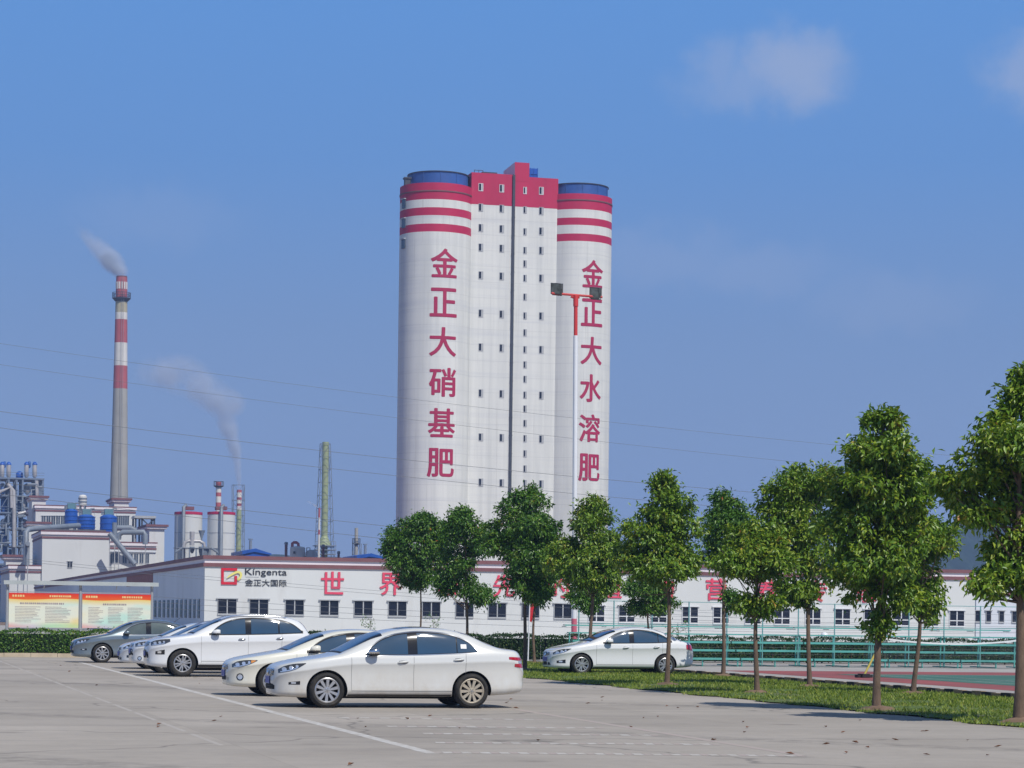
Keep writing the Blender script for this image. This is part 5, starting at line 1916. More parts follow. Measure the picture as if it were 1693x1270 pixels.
class Body:
    def __init__(s, sp):
        s.L, s.W = sp['L'], sp['W']
        s.zt, s.zs, s.zb, s.hw = pchip(sp['zt']), pchip(sp['zs']), pchip(sp['zb']), pchip(sp['hw'])
        s.cache = {}

    def sec(s, x):
        x = round(min(max(x, 0), s.L), 4)
        if x in s.cache:
            return s.cache[x]
        zt, zb, hw = s.zt(x), s.zb(x), s.hw(x)
        zs = min(s.zs(x), zt - .035)
        zs = max(zs, zb + .05)
        low = [(hw - a, zb + t * (zs - zb)) for t, a in zip(LOWT, LOWY)]
        ys = hw - LOWY[-1]
        h = zt - zs
        q = min(1, max(0, (h - .10) / .26))
        q = q * q * (3 - 2 * q)
        top = []
        for (z0, y0), (z1, y1) in zip(HOODQ, CABQ):
            top.append((ys * (y0 + (y1 - y0) * q), zs + h * (z0 + (z1 - z0) * q)))
        s.cache[x] = (zb, low, top[1:])
        return s.cache[x]

    def side_y(s, x, z):
        _, low, top = s.sec(x)
        pts = low + top
        return float(np.interp(z, [p_[1] for p_ in pts], [p_[0] for p_ in pts]))

    def top_z(s, x, y):
        _, low, top = s.sec(x)
        pts = ([low[-1]] + top)[::-1]
        return float(np.interp(abs(y), [p_[0] for p_ in pts], [p_[1] for p_ in pts]))

    def end_x(s, y, z, rear=False):
        for k in range(0, 160):
            x = k * .008
            xx = s.L - x if rear else x
            zb, low, top = s.sec(xx)
            if zb <= z <= top[-1][1] and abs(y) <= s.side_y(xx, z):
                return xx
        return s.L - 1.2 if rear else 1.2

    def mesh(s):
        st = [0, .012, .03, .055, .09, .13, .18, .24, .31, .39]
        x = .47
        while x < s.L - .42:
            st.append(x); x += .075
        st += [s.L - e for e in (.39, .31, .24, .18, .13, .09, .055, .03, .012, 0)]
        v, f = [], []
        n = None
        for x in st:
            zb, low, top = s.sec(x)
            half = [(0.0, zb), (low[0][0] * .55, zb)] + low + top
            ring = [(y, z) for y, z in half] + [(-y, z) for y, z in half[-2:0:-1]]
            n = len(ring)
            v += [(x, y, z) for y, z in ring]
        for i in range(len(st) - 1):
            for k in range(n):
                k2 = (k + 1) % n
                f.append((i * n + k, (i + 1) * n + k, (i + 1) * n + k2, i * n + k2))
        f.append(tuple(range(n)))
        f.append(tuple((len(st) - 1) * n + k for k in range(n))[::-1])
        return v, f


def side_patch(mb, B, x0, x1, zl, zu, nx, nz, off, side, mi=0):
    """sheet lying on the flank between two curves; side = -1 is the flank facing the camera"""
    k = len(mb.v)
    for i in range(nx + 1):
        x = x0 + (x1 - x0) * i / nx
        a, b = zl(x), zu(x)
        for j in range(nz + 1):
            z = a + (b - a) * j / nz
            mb.v.append((x, side * (B.side_y(x, z) + off), z))
    for i in range(nx):
        for j in range(nz):
            q = k + i * (nz + 1) + j
            mb.f.append((q, q + 1, q + nz + 2, q + nz + 1)); mb.m.append(mi)


def end_patch(mb, B, y0, y1, zl, zu, ny, nz, off, rear=False, mi=0):
    k = len(mb.v)
    for i in range(ny + 1):
        y = y0 + (y1 - y0) * i / ny
        a, b = zl(y), zu(y)
        for j in range(nz + 1):
            z = a + (b - a) * j / nz
            mb.v.append((B.end_x(y, z, rear) + (off if rear else -off), y, z))
    for i in range(ny):
        for j in range(nz):
            q = k + i * (nz + 1) + j
            mb.f.append((q, q + 1, q + nz + 2, q + nz + 1)); mb.m.append(mi)


def top_patch(mb, B, x0, x1, yf, nx, ny, off, mi=0):
    k = len(mb.v)
    for i in range(nx + 1):
        x = x0 + (x1 - x0) * i / nx
        w_ = yf(x)
        sl = (B.zt(x + .02) - B.zt(x - .02)) / .04
        nn = math.sqrt(1 + sl * sl)
        for j in range(ny + 1):
            y = w_ * (2 * j / ny - 1)
            mb.v.append((x - off * sl / nn, y, B.top_z(x, y) + off / nn))
    for i in range(nx):
        for j in range(ny):
            q = k + i * (ny + 1) + j
            mb.f.append((q, q + 1, q + ny + 2, q + ny + 1)); mb.m.append(mi)


M['tyre'] = mat('tyre', (0.022, 0.021, 0.020), 0.85, var=0.25, scale=6, dirt=((.16, .13, .10), 3.0, .5, .8, .5))
M['arch'] = mat('arch_black', (0.010, 0.010, 0.011), 0.9, var=0.2)
M['rim'] = mat('rim', (0.56, 0.56, 0.57), 0.32, metal=0.75, var=0.12, scale=5, dirt=((.35, .3, .24), 4.0, .5, .8, .35))
M['rim_dusty'] = mat('rim_dusty', (0.48, 0.43, 0.35), 0.55, metal=0.35, var=0.2, scale=5, dirt=((.36, .29, .2), 4.0, .4, .7, .6))
M['car_glass'] = mat('car_glass', (0.020, 0.058, 0.11), 0.03, var=0.3, scale=0.7, coat=1.0, spec=1.0)
M['screen_glass'] = mat('screen_glass', (0.010, 0.016, 0.028), 0.03, var=0.3, scale=0.7, coat=0.2, spec=0.35)
M['car_glass_clear'] = mat('car_glass_clear', (0.10, 0.13, 0.13), 0.04, var=0.35, scale=1.2, coat=0.8)
M['chrome'] = mat('chrome', (0.70, 0.71, 0.73), 0.16, metal=1.0, var=0.03)
M['gloss_black'] = mat('gloss_black', (0.012, 0.012, 0.014), 0.12, var=0.1, coat=0.5)
M['trim_black'] = mat('trim_black', (0.025, 0.025, 0.027), 0.55, var=0.15)
M['lamp_glass'] = mat('lamp_glass', (0.05, 0.052, 0.056), 0.08, var=0.2, scale=8, coat=1.0)
M['lamp_silver'] = mat('lamp_silver', (0.75, 0.76, 0.78), 0.15, metal=0.6, var=0.06, coat=1.0)
M['lamp_amber'] = mat('lamp_amber', (0.75, 0.30, 0.05), 0.2, var=0.1, coat=1.0)
M['tail_red'] = mat('tail_red', (0.45, 0.012, 0.03), 0.12, var=0.1, coat=1.0)
M['plate_blue'] = mat('plate_blue', (0.03, 0.06, 0.38), 0.4, var=0.08)
M['seam'] = mat('seam', (0.22, 0.22, 0.22), 0.8, var=0.1)
M['sticker'] = mat('sticker', (0.8, 0.8, 0.8), 0.5, var=0.05)
M['paint_pearl'] = mat_paint('paint_pearl', (0.66, 0.665, 0.645), dirt=0.75)
M['paint_white'] = mat_paint('paint_white', (0.74, 0.75, 0.76), dirt=0.15)
M['paint_cream'] = mat_paint('paint_cream', (0.75, 0.735, 0.64), dirt=0.3)
M['paint_silver_white'] = mat_paint('paint_silver_white', (0.66, 0.68, 0.70), dirt=0.2)
M['paint_grey'] = mat_paint('paint_grey', (0.19, 0.235, 0.265), dirt=0.1, metal=0.55, rough=0.3)

WHEELS = {}


def wheel(r, rr, spokes, kind, m, seed):
    """returns (rim mesh, tyre mesh), outer face towards -y"""
    key = (r, rr, spokes, kind, m.name)
    if key in WHEELS:
        return WHEELS[key]
    w_ = .105
    mb = MB()
    mb.lathe([(rr, -w_ + .015), (rr + .012, -w_), (r - .05, -w_ - .012), (r - .02, -w_ + .012), (r, -w_ * .55), (r, w_ * .55), (r - .03, w_), (rr, w_)], 44, axis='Y', cap=False)
    for k in range(44):
        a = 2 * math.pi * k / 44
        mb.box(-.012, .012, -w_ * .5, w_ * .5, r - .004, r + .003, 0, Matrix.Rotation(a, 4, 'Y'))
    ty = mb.mesh('tyre', M['tyre'], 50)
    mb = MB()
    mb.lathe([(rr + .004, -w_ + .006), (rr - .012, -w_ - .004), (rr - .03, -w_ + .012), (rr - .035, w_ * .8)], 44, axis='Y', cap=False, mis=[0, 0, 1])
    mb.lathe([(rr - .03, .01), (.03, .01)], 30, axis='Y', cap=False, mi=1)      # dark disc behind the spokes
    mb.lathe([(rr * .62, -.02), (rr * .60, -.03), (.05, -.03)], 30, axis='Y', cap=False, mi=2)
    mb.lathe([(rr * .26, -w_ + .03), (rr * .24, -w_ + .012), (rr * .12, -w_ + .008), (.004, -w_ + .006)], 24, axis='Y', cap=False)
    mb.lathe([(rr * .10, -w_ + .004), (rr * .09, -w_ + .002), (.004, -w_ + .002)], 16, axis='Y', cap=False, mi=2)
    for k in range(spokes):
        a = 2 * math.pi * k / spokes
        if kind == 'wide':
            prs = [(0, .034, .060)]
        elif kind == 'pair':
            prs = [(-.19, .034, .036), (.19, .034, .036)]
        else:
            prs = [(0, .036, .046)]
        for da, w0, w1 in prs:
            Mx = Matrix.Rotation(a + da * (1 if kind == 'pair' else 0), 4, 'Y')
            r0, r1 = rr * .2, rr - .02
            vs = [(-w0 / 2, -w_ + .012, r0), (w0 / 2, -w_ + .012, r0), (w1 / 2, -w_ + .008, r1), (-w1 / 2, -w_ + .008, r1),
                  (-w0 / 2, -w_ + .06, r0), (w0 / 2, -w_ + .06, r0), (w1 / 2, -w_ + .05, r1), (-w1 / 2, -w_ + .05, r1)]
            mb.add([Mx @ Vector(p_) for p_ in vs], [(0, 1, 2, 3), (4, 7, 6, 5), (0, 4, 5, 1), (1, 5, 6, 2), (2, 6, 7, 3), (3, 7, 4, 0)])
    for k in range(5):
        a = 2 * math.pi * k / 5 + .3
        mb.tube([(rr * .17 * math.sin(a), -w_ + .004, rr * .17 * math.cos(a)), (rr * .17 * math.sin(a), -w_ + .02, rr * .17 * math.cos(a))], .010, 6, 2)
    ri = mb.mesh('wheel', [m, M['arch'], M['seam']], 40)
    WHEELS[key] = (ri, ty)
    return ri, ty


def car(sp, label, wheel_px, paint, rim='rim', rim_rear=None, clear=False, shift=0.0):
    """wheel_px = (column of the near front hub, row where its tyre meets the ground)"""
    B = Body(sp)
    L, Wd, xf, wb, rw = sp['L'], sp['W'], sp['xf'], sp['wb'], sp['rw']
    half = Wd / 2
    yw = half - .125
    g = G(*wheel_px) if len(wheel_px) == 2 else Vector((px_ab(wheel_px[0], 1090)[0] * wheel_px[2], wheel_px[2], 0))
    t = thing('parked_car', label, 'car', (0, 0, 0), PHI, None)
    org = g - (E1 * (xf - L / 2) + E2 * (-yw))
    t.location = (org.x, org.y, shift)
    gl = M['car_glass_clear'] if clear else M['car_glass']

    def place(o):
        o.location.x -= L / 2
        return o

    # body shell with the wheel arches cut out
    v, f = B.mesh()
    mb = MB(); mb.add(v, f)
    body = place(mb.build('body', [M[paint], M['arch']], t))
    for x in (xf, xf + wb):
        for sd in (-1, 1):
            c = MB()
            c.m = []
            y0, y1 = (-half - .2, -half + .30) if sd < 0 else (half - .30, half + .2)
            c.tube([(x, y0, rw - .005), (x, y1, rw - .005)], rw + sp.get('arch', .055), 40, 0)
            me = c.mesh('cutter', M['arch'])
            co = link('cutter', me)
            bo = body.modifiers.new('arch', 'BOOLEAN')
            bo.operation, bo.solver, bo.object = 'DIFFERENCE', 'EXACT', co
            bo.material_mode = 'TRANSFER'
            co.matrix_world = t.matrix_basis @ Matrix.Translation((-L / 2, 0, 0))
    bpy.context.view_layer.update()
    dg = bpy.context.evaluated_depsgraph_get()
    me = bpy.data.meshes.new_from_object(body.evaluated_get(dg), depsgraph=dg)
    cut = [m_.object for m_ in body.modifiers]
    body.modifiers.clear()
    body.data = me
    for c in cut:
        bpy.data.objects.remove(c)
    me.polygons.foreach_set('use_smooth', [True] * len(me.polygons))
    me.set_sharp_from_angle(angle=math.radians(38))

    # wheels
    for x, rm in ((xf, rim), (xf + wb, rim_rear or rim)):
        ri, ty = wheel(rw, rw * sp.get('rimf', .71), sp['spokes'], sp['spoke_kind'], M[rm], 0)
        for sd in (-1, 1):
            wo = link('wheel', ri, t)
            wo.location = (x - L / 2, sd * yw, rw)
            wo.rotation_euler = (0, .37 + x, 0) if sd < 0 else (0, .2, math.pi)
            link('tyre', ty, wo)

    # side glass, trims, seams, handles, lamps on both flanks
    zl, zu = pchip(sp['win_lo']), pchip(sp['win_hi'])
    x0, x1 = sp['win_hi'][0][0], sp['win_hi'][-1][0]
    pil = sp['pillars']
    for sd in (-1, 1):
        mb = MB()
        e = .028
        side_patch(mb, B, x0 - .05, x1 + .04, lambda x: zl(x) - e, lambda x: max(zu(x) + e, zl(x) - e + .003), 46, 8, .0035, sd)
        place(mb.build('window_trim', M[sp.get('trim', 'chrome')], t, smooth=60))
        mb = MB()
        side_patch(mb, B, x0 - .01, x1 + .008, lambda x: zl(x) - .010, lambda x: max(zu(x) + .008, zl(x) - .008), 46, 8, .007, sd)
        place(mb.build('pillar_trim', M['gloss_black'], t, smooth=60))
        edges = [x0] + [p_ for ab in pil for p_ in ab] + [x1]
        for k in range(0, len(edges), 2):
            a, b = edges[k], edges[k + 1]
            mb = MB()
            side_patch(mb, B, a + (.0 if k else .03), b - (.0 if k + 2 < len(edges) else .02), zl, lambda x: max(zu(x) - .012, zl(x) + .002), 20, 8, .0105, sd)
            wo = place(mb.build('side_window', gl, t, smooth=60))
            if sp.get('sticker') and k + 2 >= len(edges) and sd < 0:
                mb = MB()
                cx_, cz_ = a + .12, (zl(a + .1) + zu(a + .1)) / 2 - .01
                side_patch(mb, B, cx_ - .055, cx_ + .055, lambda x: cz_ - .04, lambda x: cz_ + .04, 2, 2, .013, sd)
                mb.build('sticker', M['sticker'], wo)
        mb = MB()
        for (xa, za, zb_) in sp['seams']:
            side_patch(mb, B, xa - .0035, xa + .0035, lambda x: za, lambda x: zb_, 1, 14, .0022, sd)
        side_patch(mb, B, sp['seams'][0][0], xf + wb - rw - .05, lambda x: .312 * sp.get('kz', 1), lambda x: .322 * sp.get('kz', 1), 30, 1, .0022, sd)
        place(mb.build('door_seam', M['seam'], t))
        mb = MB()
        side_patch(mb, B, xf + rw + .06, xf + wb - rw - .06, lambda x: B.zb(x) + .004, lambda x: B.zb(x) + .035, 20, 1, .003, sd)
        place(mb.build('sill', M['trim_black'], t))
        for (hx, hz) in sp['handles']:
            mb = MB()
            yy = B.side_y(hx, hz)
            prof = [(.002, -.105), (.013, -.095), (.018, -.05), (.018, .05), (.013, .095), (.002, .105)]
            k0 = len(mb.v)
            mb.tube([(hx + h_, sd * (yy + .012 + .012 * (1 - (h_ / .105) ** 2)), hz + .010 * (h_ / .1)) for _, h_ in prof], [a_ for a_, _ in prof], 10)
            side_patch(mb, B, hx - .075, hx + .075, lambda x: hz - .035 + .3 * abs(x - hx) ** 1.5, lambda x: hz + .028 - .3 * abs(x - hx) ** 1.5, 8, 3, .0025, sd, 1)
            place(mb.build('door_handle', [M['chrome'] if sp.get('chrome_handle') else M[paint], M['seam']], t, smooth=60))
        # headlight
        hl, hh = pchip(sp['head_lo']), pchip(sp['head_hi'])
        ha, hb = sp['head_lo'][0][0], sp['head_lo'][-1][0]
        mb = MB()
        side_patch(mb, B, ha, hb, hl, lambda x: max(hh(x), hl(x) + .002), 24, 8, .006, sd)
        ho = place(mb.build('headlight', M['lamp_glass'], t, smooth=60))
        mb = MB()
        for fx, rr_ in ((.20, .040), (.44, .036), (.66, .026)):
            xx = ha + (hb - ha) * fx
            zz = hl(xx) * .52 + hh(xx) * .48
            rr_ = min(rr_, (hh(xx) - hl(xx)) * .42)
            side_patch(mb, B, xx - rr_, xx + rr_, lambda x: zz - math.sqrt(max(0, rr_ ** 2 - (x - xx) ** 2)), lambda x: zz + math.sqrt(max(0, rr_ ** 2 - (x - xx) ** 2)), 10, 6, .011, sd)
        side_patch(mb, B, ha + .03, ha + (hb - ha) * .7, lambda x: hl(x) + .008, lambda x: hl(x) + .026, 10, 1, .010, sd)
        mb.build('lens', M['lamp_silver'], ho)
        if sp.get('amber'):
            mb = MB()
            side_patch(mb, B, ha + (hb - ha) * .74, ha + (hb - ha) * .93, lambda x: hl(x) + .01, lambda x: max(hh(x) - .008, hl(x) + .012), 8, 3, .010, sd)
            mb.build('indicator', M['lamp_amber'], ho)
        # tail light
        for (ta, tb, z0, z1, z2, z3, mm) in sp['tails']:
            mb = MB()
            side_patch(mb, B, ta, tb, lambda x: z0 + (z1 - z0) * (x - ta) / (tb - ta), lambda x: z2 + (z3 - z2) * (x - ta) / (tb - ta), 12, 4, .007, sd)
            place(mb.build('tail_light', M[mm], t, smooth=60))
        # fog lamp pocket
        fx, fz, fw, fh, fk = sp['fog']
        mb = MB()
        if fk == 'round':
            side_patch(mb, B, fx - fw, fx + fw, lambda x: fz - fh * math.sqrt(max(0, 1 - ((x - fx) / fw) ** 2)), lambda x: fz + fh * math.sqrt(max(0, 1 - ((x - fx) / fw) ** 2)), 14, 5, .004, sd, 0)
            side_patch(mb, B, fx - fw * .7, fx + fw * .7, lambda x: fz - fh * .7 * math.sqrt(max(0, 1 - ((x - fx) / fw / .7) ** 2)), lambda x: fz + fh * .7 * math.sqrt(max(0, 1 - ((x - fx) / fw / .7) ** 2)), 14, 5, .007, sd, 1)
        else:
            side_patch(mb, B, fx - fw, fx + fw, lambda x: fz - fh, lambda x: fz + fh * (.8 + .4 * (x - fx) / fw), 10, 4, .004, sd, 0)
            side_patch(mb, B, fx - fw * .55, fx + fw * .25, lambda x: fz - fh * .5, lambda x: fz + fh * .45, 6, 3, .007, sd, 1)
        place(mb.build('fog_light', [M['gloss_black'], M['lamp_silver']], t))
        # mirror
        mx_, mz = sp['mirror']
        yy = B.side_y(mx_, mz)
        bm = bmesh.new()
        bmesh.ops.create_icosphere(bm, subdivisions=3, radius=1)
        for v_ in bm.verts:
            x_, y_, z_ = v_.co
            w2 = 1 - .22 * max(0, x_)
            v_.co = (x_ * .115 - (.02 if x_ < 0 else 0) * abs(x_), y_ * .085 * w2, (math.copysign(abs(z_) ** .75, z_)) * .078 * (1 - .25 * max(0, -x_)))
            if v_.co.x > .075:
                v_.co.x = .075
        for fc in bm.faces:
            fc.smooth = True
            fc.material_index = 1 if fc.calc_center_median().z < -.032 else (2 if fc.calc_center_median().x > .074 else 0)
        for v_ in bm.verts:
            v_.co += Vector((mx_ + .02, sd * (yy + .115), mz + .055))
        me = bpy.data.meshes.new('mirror')
        bm.to_mesh(me); bm.free()
        for m_ in (M[sp.get('mirror_paint', paint)], M['trim_black'], gl):
            me.materials.append(m_)
        mo = place(link('mirror', me, t))
        mb = MB(); mb.tube([(mx_ + .02, sd * (yy - .02), mz - .01), (mx_ + .02, sd * (yy + .07), mz + .02)], [.035, .025], 8); mb.build('arm', M['trim_black'], mo, smooth=60)
        if sp.get('cladding'):
            mb = MB()
            side_patch(mb, B, xf + rw + .04, xf + wb - rw - .04, lambda x: B.zb(x) + .03, lambda x: .335, 20, 3, .006, sd)
            place(mb.build('sill_trim', M['trim_black'], t, smooth=60))
            mb = MB()
            pts = []
            for k in range(21):
                xx = 1.9 + (3.75 - 1.9) * k / 20
                yr = B.sec(xx)[2][5][0]
                zr = B.sec(xx)[2][5][1] + .035 * math.sin(math.pi * min(1, max(0, k / 20))) ** .4
                pts.append((xx, sd * (yr - .01), zr))
            mb.tube(pts, .026, 8)
            place(mb.build('roof_rail', M['chrome'], t, smooth=60))
    # windscreen, rear window, roof hatch
    ca, cb = sp['screen']
    mb = MB()
    top_patch(mb, B, ca, cb, lambda x: .80 * B.sec(x)[1][-1][0] - .06 * (1 - (x - ca) / (cb - ca)) ** 2, 16, 20, .006)
    place(mb.build('windscreen', M['screen_glass'], t, smooth=60))
    mb = MB()
    top_patch(mb, B, ca - .05, ca, lambda x: .76 * B.sec(x)[1][-1][0], 2, 16, .005)
    place(mb.build('scuttle', M['trim_black'], t))
    ra, rb = sp['rear_screen']
    mb = MB()
    top_patch(mb, B, ra, rb, lambda x: .74 * B.sec(x)[1][-1][0], 12, 16, .006)
    place(mb.build('rear_window', M['car_glass'], t, smooth=60))
    if sp.get('sunroof'):
        a, b = sp['sunroof']
        mb = MB(); top_patch(mb, B, a, b, lambda x: .45, 6, 10, .006); place(mb.build('sunroof', M['gloss_black'], t, smooth=60))
    # front: grille, intake, plate
    gy, g0, g1 = sp['grille']
    mb = MB()
    gw = lambda y: 0
    end_patch(mb, B, -gy, gy, lambda y: g0 + .04 * (abs(y) / gy) ** 2, lambda y: g1 - .012 * (abs(y) / gy) ** 2, 20, 6, .006, mi=0)
    nb = sp['bars']
    for k in range(nb):
        zz = g0 + (g1 - g0) * (k + .5) / nb
        end_patch(mb, B, -gy * .95, gy * .95, lambda y: zz - .003 + .02 * (abs(y) / gy) ** 2, lambda y: zz + .003 + .02 * (abs(y) / gy) ** 2, 20, 1, .014, mi=1)
    place(mb.build('grille', [M['gloss_black'], M['chrome']], t))
    mb = MB()
    end_patch(mb, B, -gy, gy, lambda y: g1 - .012 * (abs(y) / gy) ** 2, lambda y: g1 + .018 - .012 * (abs(y) / gy) ** 2, 20, 1, .012)
    end_patch(mb, B, -.09, .09, lambda y: (g0 + g1) / 2 - math.sqrt(max(0, .0016 - y * y * .2)), lambda y: (g0 + g1) / 2 + math.sqrt(max(0, .0016 - y * y * .2)), 8, 2, .02)
    place(mb.build('grille_surround', M['chrome'], t))
    iy, i0, i1 = sp['intake']
    mb = MB()
    end_patch(mb, B, -iy, iy, lambda y: i0, lambda y: i1 - .05 * (abs(y) / iy) ** 3, 20, 4, .005)
    for k in range(3):
        zz = i0 + (i1 - i0) * (k + .6) / 3.4
        end_patch(mb, B, -iy * .9, iy * .9, lambda y: zz - .004, lambda y: zz + .004, 18, 1, .010, mi=1)
    place(mb.build('intake', [M['arch'], M['trim_black']], t))
    pz = sp['plate']
    xp = B.end_x(0, pz) - .012
    mb = MB(); mb.box(xp - .008, xp, -.22, .22, pz - .07, pz + .07, 0)
    for a_, b_, c_, d_ in ((-.21, .21, -.063, -.059), (-.21, .21, .059, .063), (-.21, -.206, -.06, .06), (.206, .21, -.06, .06)):
        mb.box(xp - .0095, xp - .008, a_, b_, pz + c_, pz + d_, 1)
    place(mb.build('number_plate', [M['plate_blue'], M['sticker']], t))
    xr = B.end_x(0, .62, True) + .012
    mb = MB(); mb.box(xr, xr + .008, -.22, .22, .55, .69); place(mb.build('number_plate', M['plate_blue'], t))
    # rear bumper reflector, aerial, underside
    mb = MB(); mb.box(.55, L - .85, -half + .34, half - .34, .17, .24); place(mb.build('underbody', M['arch'], t))
    if sp.get('aerial'):
        ax_ = sp['aerial']
        mb = MB(); mb.tube([(ax_, 0, B.zt(ax_)), (ax_ + .22, 0, B.zt(ax_) + .16)], .006, 6); place(mb.build('aerial', M['black'], t))
    return t


SALOON = dict(L=4.74, W=1.82, xf=.95, wb=2.73, rw=.325, spokes=10, spoke_kind='wide',
    zt=[(0, .64), (.025, .715), (.08, .77), (.25, .83), (.6, .90), (1.0, .965), (1.2, 1.01), (1.32, 1.07), (1.95, 1.375), (2.3, 1.465), (2.75, 1.505), (3.2, 1.485), (3.6, 1.40), (4.05, 1.215), (4.3, 1.13), (4.5, 1.105), (4.62, 1.09), (4.69, 1.00), (4.74, .80)],
    zs=[(0, .52), (.1, .68), (.6, .83), (1.2, .935), (1.5, .965), (2.5, .985), (3.5, 1.02), (4.1, 1.04), (4.5, 1.03), (4.74, .72)],
    zb=[(0, .27), (.03, .225), (.2, .20), (.6, .19), (1.6, .22), (3.6, .22), (4.2, .25), (4.55, .28), (4.70, .32), (4.74, .40)],
    hw=[(0, .28), (.025, .43), (.07, .555), (.15, .665), (.28, .765), (.55, .86), (.95, .90), (1.6, .905), (3.2, .91), (3.8, .905), (4.3, .865), (4.55, .81), (4.68, .73), (4.74, .62)],
    win_lo=[(1.66, .985), (2.5, 1.0), (3.3, 1.03), (3.78, 1.055)],
    win_hi=[(1.66, .99), (1.78, 1.12), (2.0, 1.27), (2.3, 1.365), (2.7, 1.405), (3.1, 1.385), (3.4, 1.32), (3.6, 1.235), (3.74, 1.12), (3.78, 1.065)],
    pillars=[(2.46, 2.64), (3.38, 3.40)],
    seams=[(1.40, .33, .93), (2.57, .33, .98), (3.56, .66, 1.02)],
    handles=[(2.36, .855), (3.42, .905)], mirror=(1.80, .985),
    head_lo=[(.09, .635), (.16, .645), (.34, .69), (.56, .81)], head_hi=[(.09, .70), (.2, .765), (.4, .81), (.56, .82)],
    tails=[(4.40, 4.69, .92, .885, .965, .955, 'tail_red'), (4.52, 4.715, .78, .755, .835, .84, 'tail_red'), (4.60, 4.70, .845, .845, .90, .90, 'lamp_silver')],
    fog=(.36, .455, .10, .03, 'slot'), screen=(1.26, 2.0), rear_screen=(3.5, 4.15), sunroof=(2.35, 3.0), grille=(.42, .555, .70), bars=4, intake=(.46, .33, .45), plate=.50, sticker=True, chrome_handle=False, mirror_paint='chrome')

SALOON2 = dict(SALOON, L=4.80, W=1.82, xf=.92, wb=2.74, rw=.325, rimf=.69, sticker=False, sunroof=None, amber=True, mirror_paint='paint_cream',
    zt=[(0, .60), (.025, .675), (.08, .73), (.25, .79), (.6, .86), (1.0, .93), (1.25, .98), (1.36, 1.04), (2.0, 1.315), (2.35, 1.395), (2.8, 1.42), (3.2, 1.40), (3.6, 1.33), (4.05, 1.17), (4.3, 1.08), (4.55, 1.05), (4.68, 1.03), (4.75, .95), (4.80, .78)],
    zs=[(0, .50), (.1, .66), (.6, .79), (1.2, .89), (1.5, .92), (2.5, .94), (3.5, .97), (4.1, .99), (4.55, .98), (4.80, .70)],
    zb=[(0, .27), (.03, .225), (.2, .20), (.6, .19), (1.6, .22), (3.6, .22), (4.2, .25), (4.6, .28), (4.75, .32), (4.80, .40)],
    hw=[(0, .26), (.025, .41), (.07, .54), (.15, .655), (.28, .76), (.55, .86), (.95, .90), (1.6, .905), (3.2, .91), (3.8, .905), (4.3, .865), (4.6, .81), (4.73, .73), (4.80, .62)],
    win_lo=[(1.66, .935), (2.5, .95), (3.3, .975), (3.78, 1.0)],
    win_hi=[(1.66, .94), (1.8, 1.07), (2.05, 1.21), (2.35, 1.29), (2.75, 1.325), (3.1, 1.31), (3.4, 1.25), (3.6, 1.17), (3.74, 1.07), (3.78, 1.01)],
    head_lo=[(.09, .60), (.16, .60), (.34, .635), (.58, .74)], head_hi=[(.09, .66), (.2, .725), (.4, .755), (.58, .755)],
    fog=(.24, .40, .07, .075, 'round'), grille=(.38, .52, .65), bars=3, intake=(.42, .33, .43), plate=.47, trim='trim_black', seams=[(1.40, .33, .90), (2.57, .33, .94), (3.56, .66, .98)], handles=[(2.36, .82), (3.42, .86)], mirror=(1.78, .945), spoke_kind='thin')

HATCH = dict(SALOON, L=4.53, W=1.775, xf=.90, wb=2.65, rw=.31, spokes=6, spoke_kind='pair', sticker=False, sunroof=None, trim='trim_black', mirror_paint='paint_white',
    zt=[(0, .57), (.025, .65), (.09, .715), (.3, .80), (.6, .87), (1.0, .955), (1.22, 1.01), (1.34, 1.07), (1.95, 1.34), (2.3, 1.425), (2.65, 1.45), (3.0, 1.435), (3.4, 1.355), (3.8, 1.20), (4.05, 1.085), (4.25, 1.03), (4.40, 1.01), (4.48, .93), (4.53, .76)],
    zs=[(0, .46), (.1, .64), (.6, .80), (1.2, .915), (1.5, .945), (2.5, .965), (3.5, .985), (4.0, .98), (4.3, .95), (4.53, .68)],
    zb=[(0, .26), (.03, .215), (.2, .19), (.6, .18), (1.6, .2), (3.5, .2), (4.0, .23), (4.35, .26), (4.48, .30), (4.53, .38)],
    hw=[(0, .24), (.025, .39), (.07, .52), (.15, .635), (.28, .745), (.55, .84), (.9, .878), (1.6, .885), (3.1, .885), (3.7, .88), (4.1, .845), (4.35, .785), (4.47, .70), (4.53, .58)],
    win_lo=[(1.62, .965), (2.4, .98), (3.2, .995), (3.72, 1.02)],
    win_hi=[(1.62, .97), (1.75, 1.08), (2.0, 1.225), (2.3, 1.315), (2.65, 1.35), (3.0, 1.33), (3.3, 1.26), (3.55, 1.15), (3.68, 1.07), (3.72, 1.03)],
    pillars=[(2.40, 2.55), (3.30, 3.325)], seams=[(1.36, .31, .91), (2.50, .31, .96), (3.45, .64, .98)], handles=[(2.28, .83), (3.25, .85)], mirror=(1.74, .965),
    head_lo=[(.09, .60), (.18, .615), (.34, .66), (.58, .775)], head_hi=[(.09, .655), (.22, .735), (.4, .775), (.58, .785)],
    tails=[(4.22, 4.49, .80, .74, .93, .94, 'tail_red')], fog=(.30, .395, .12, .05, 'slot'), screen=(1.28, 2.0), rear_screen=(3.3, 4.0), grille=(.36, .55, .66), bars=5, intake=(.44, .28, .38), plate=.46, rimf=.70)

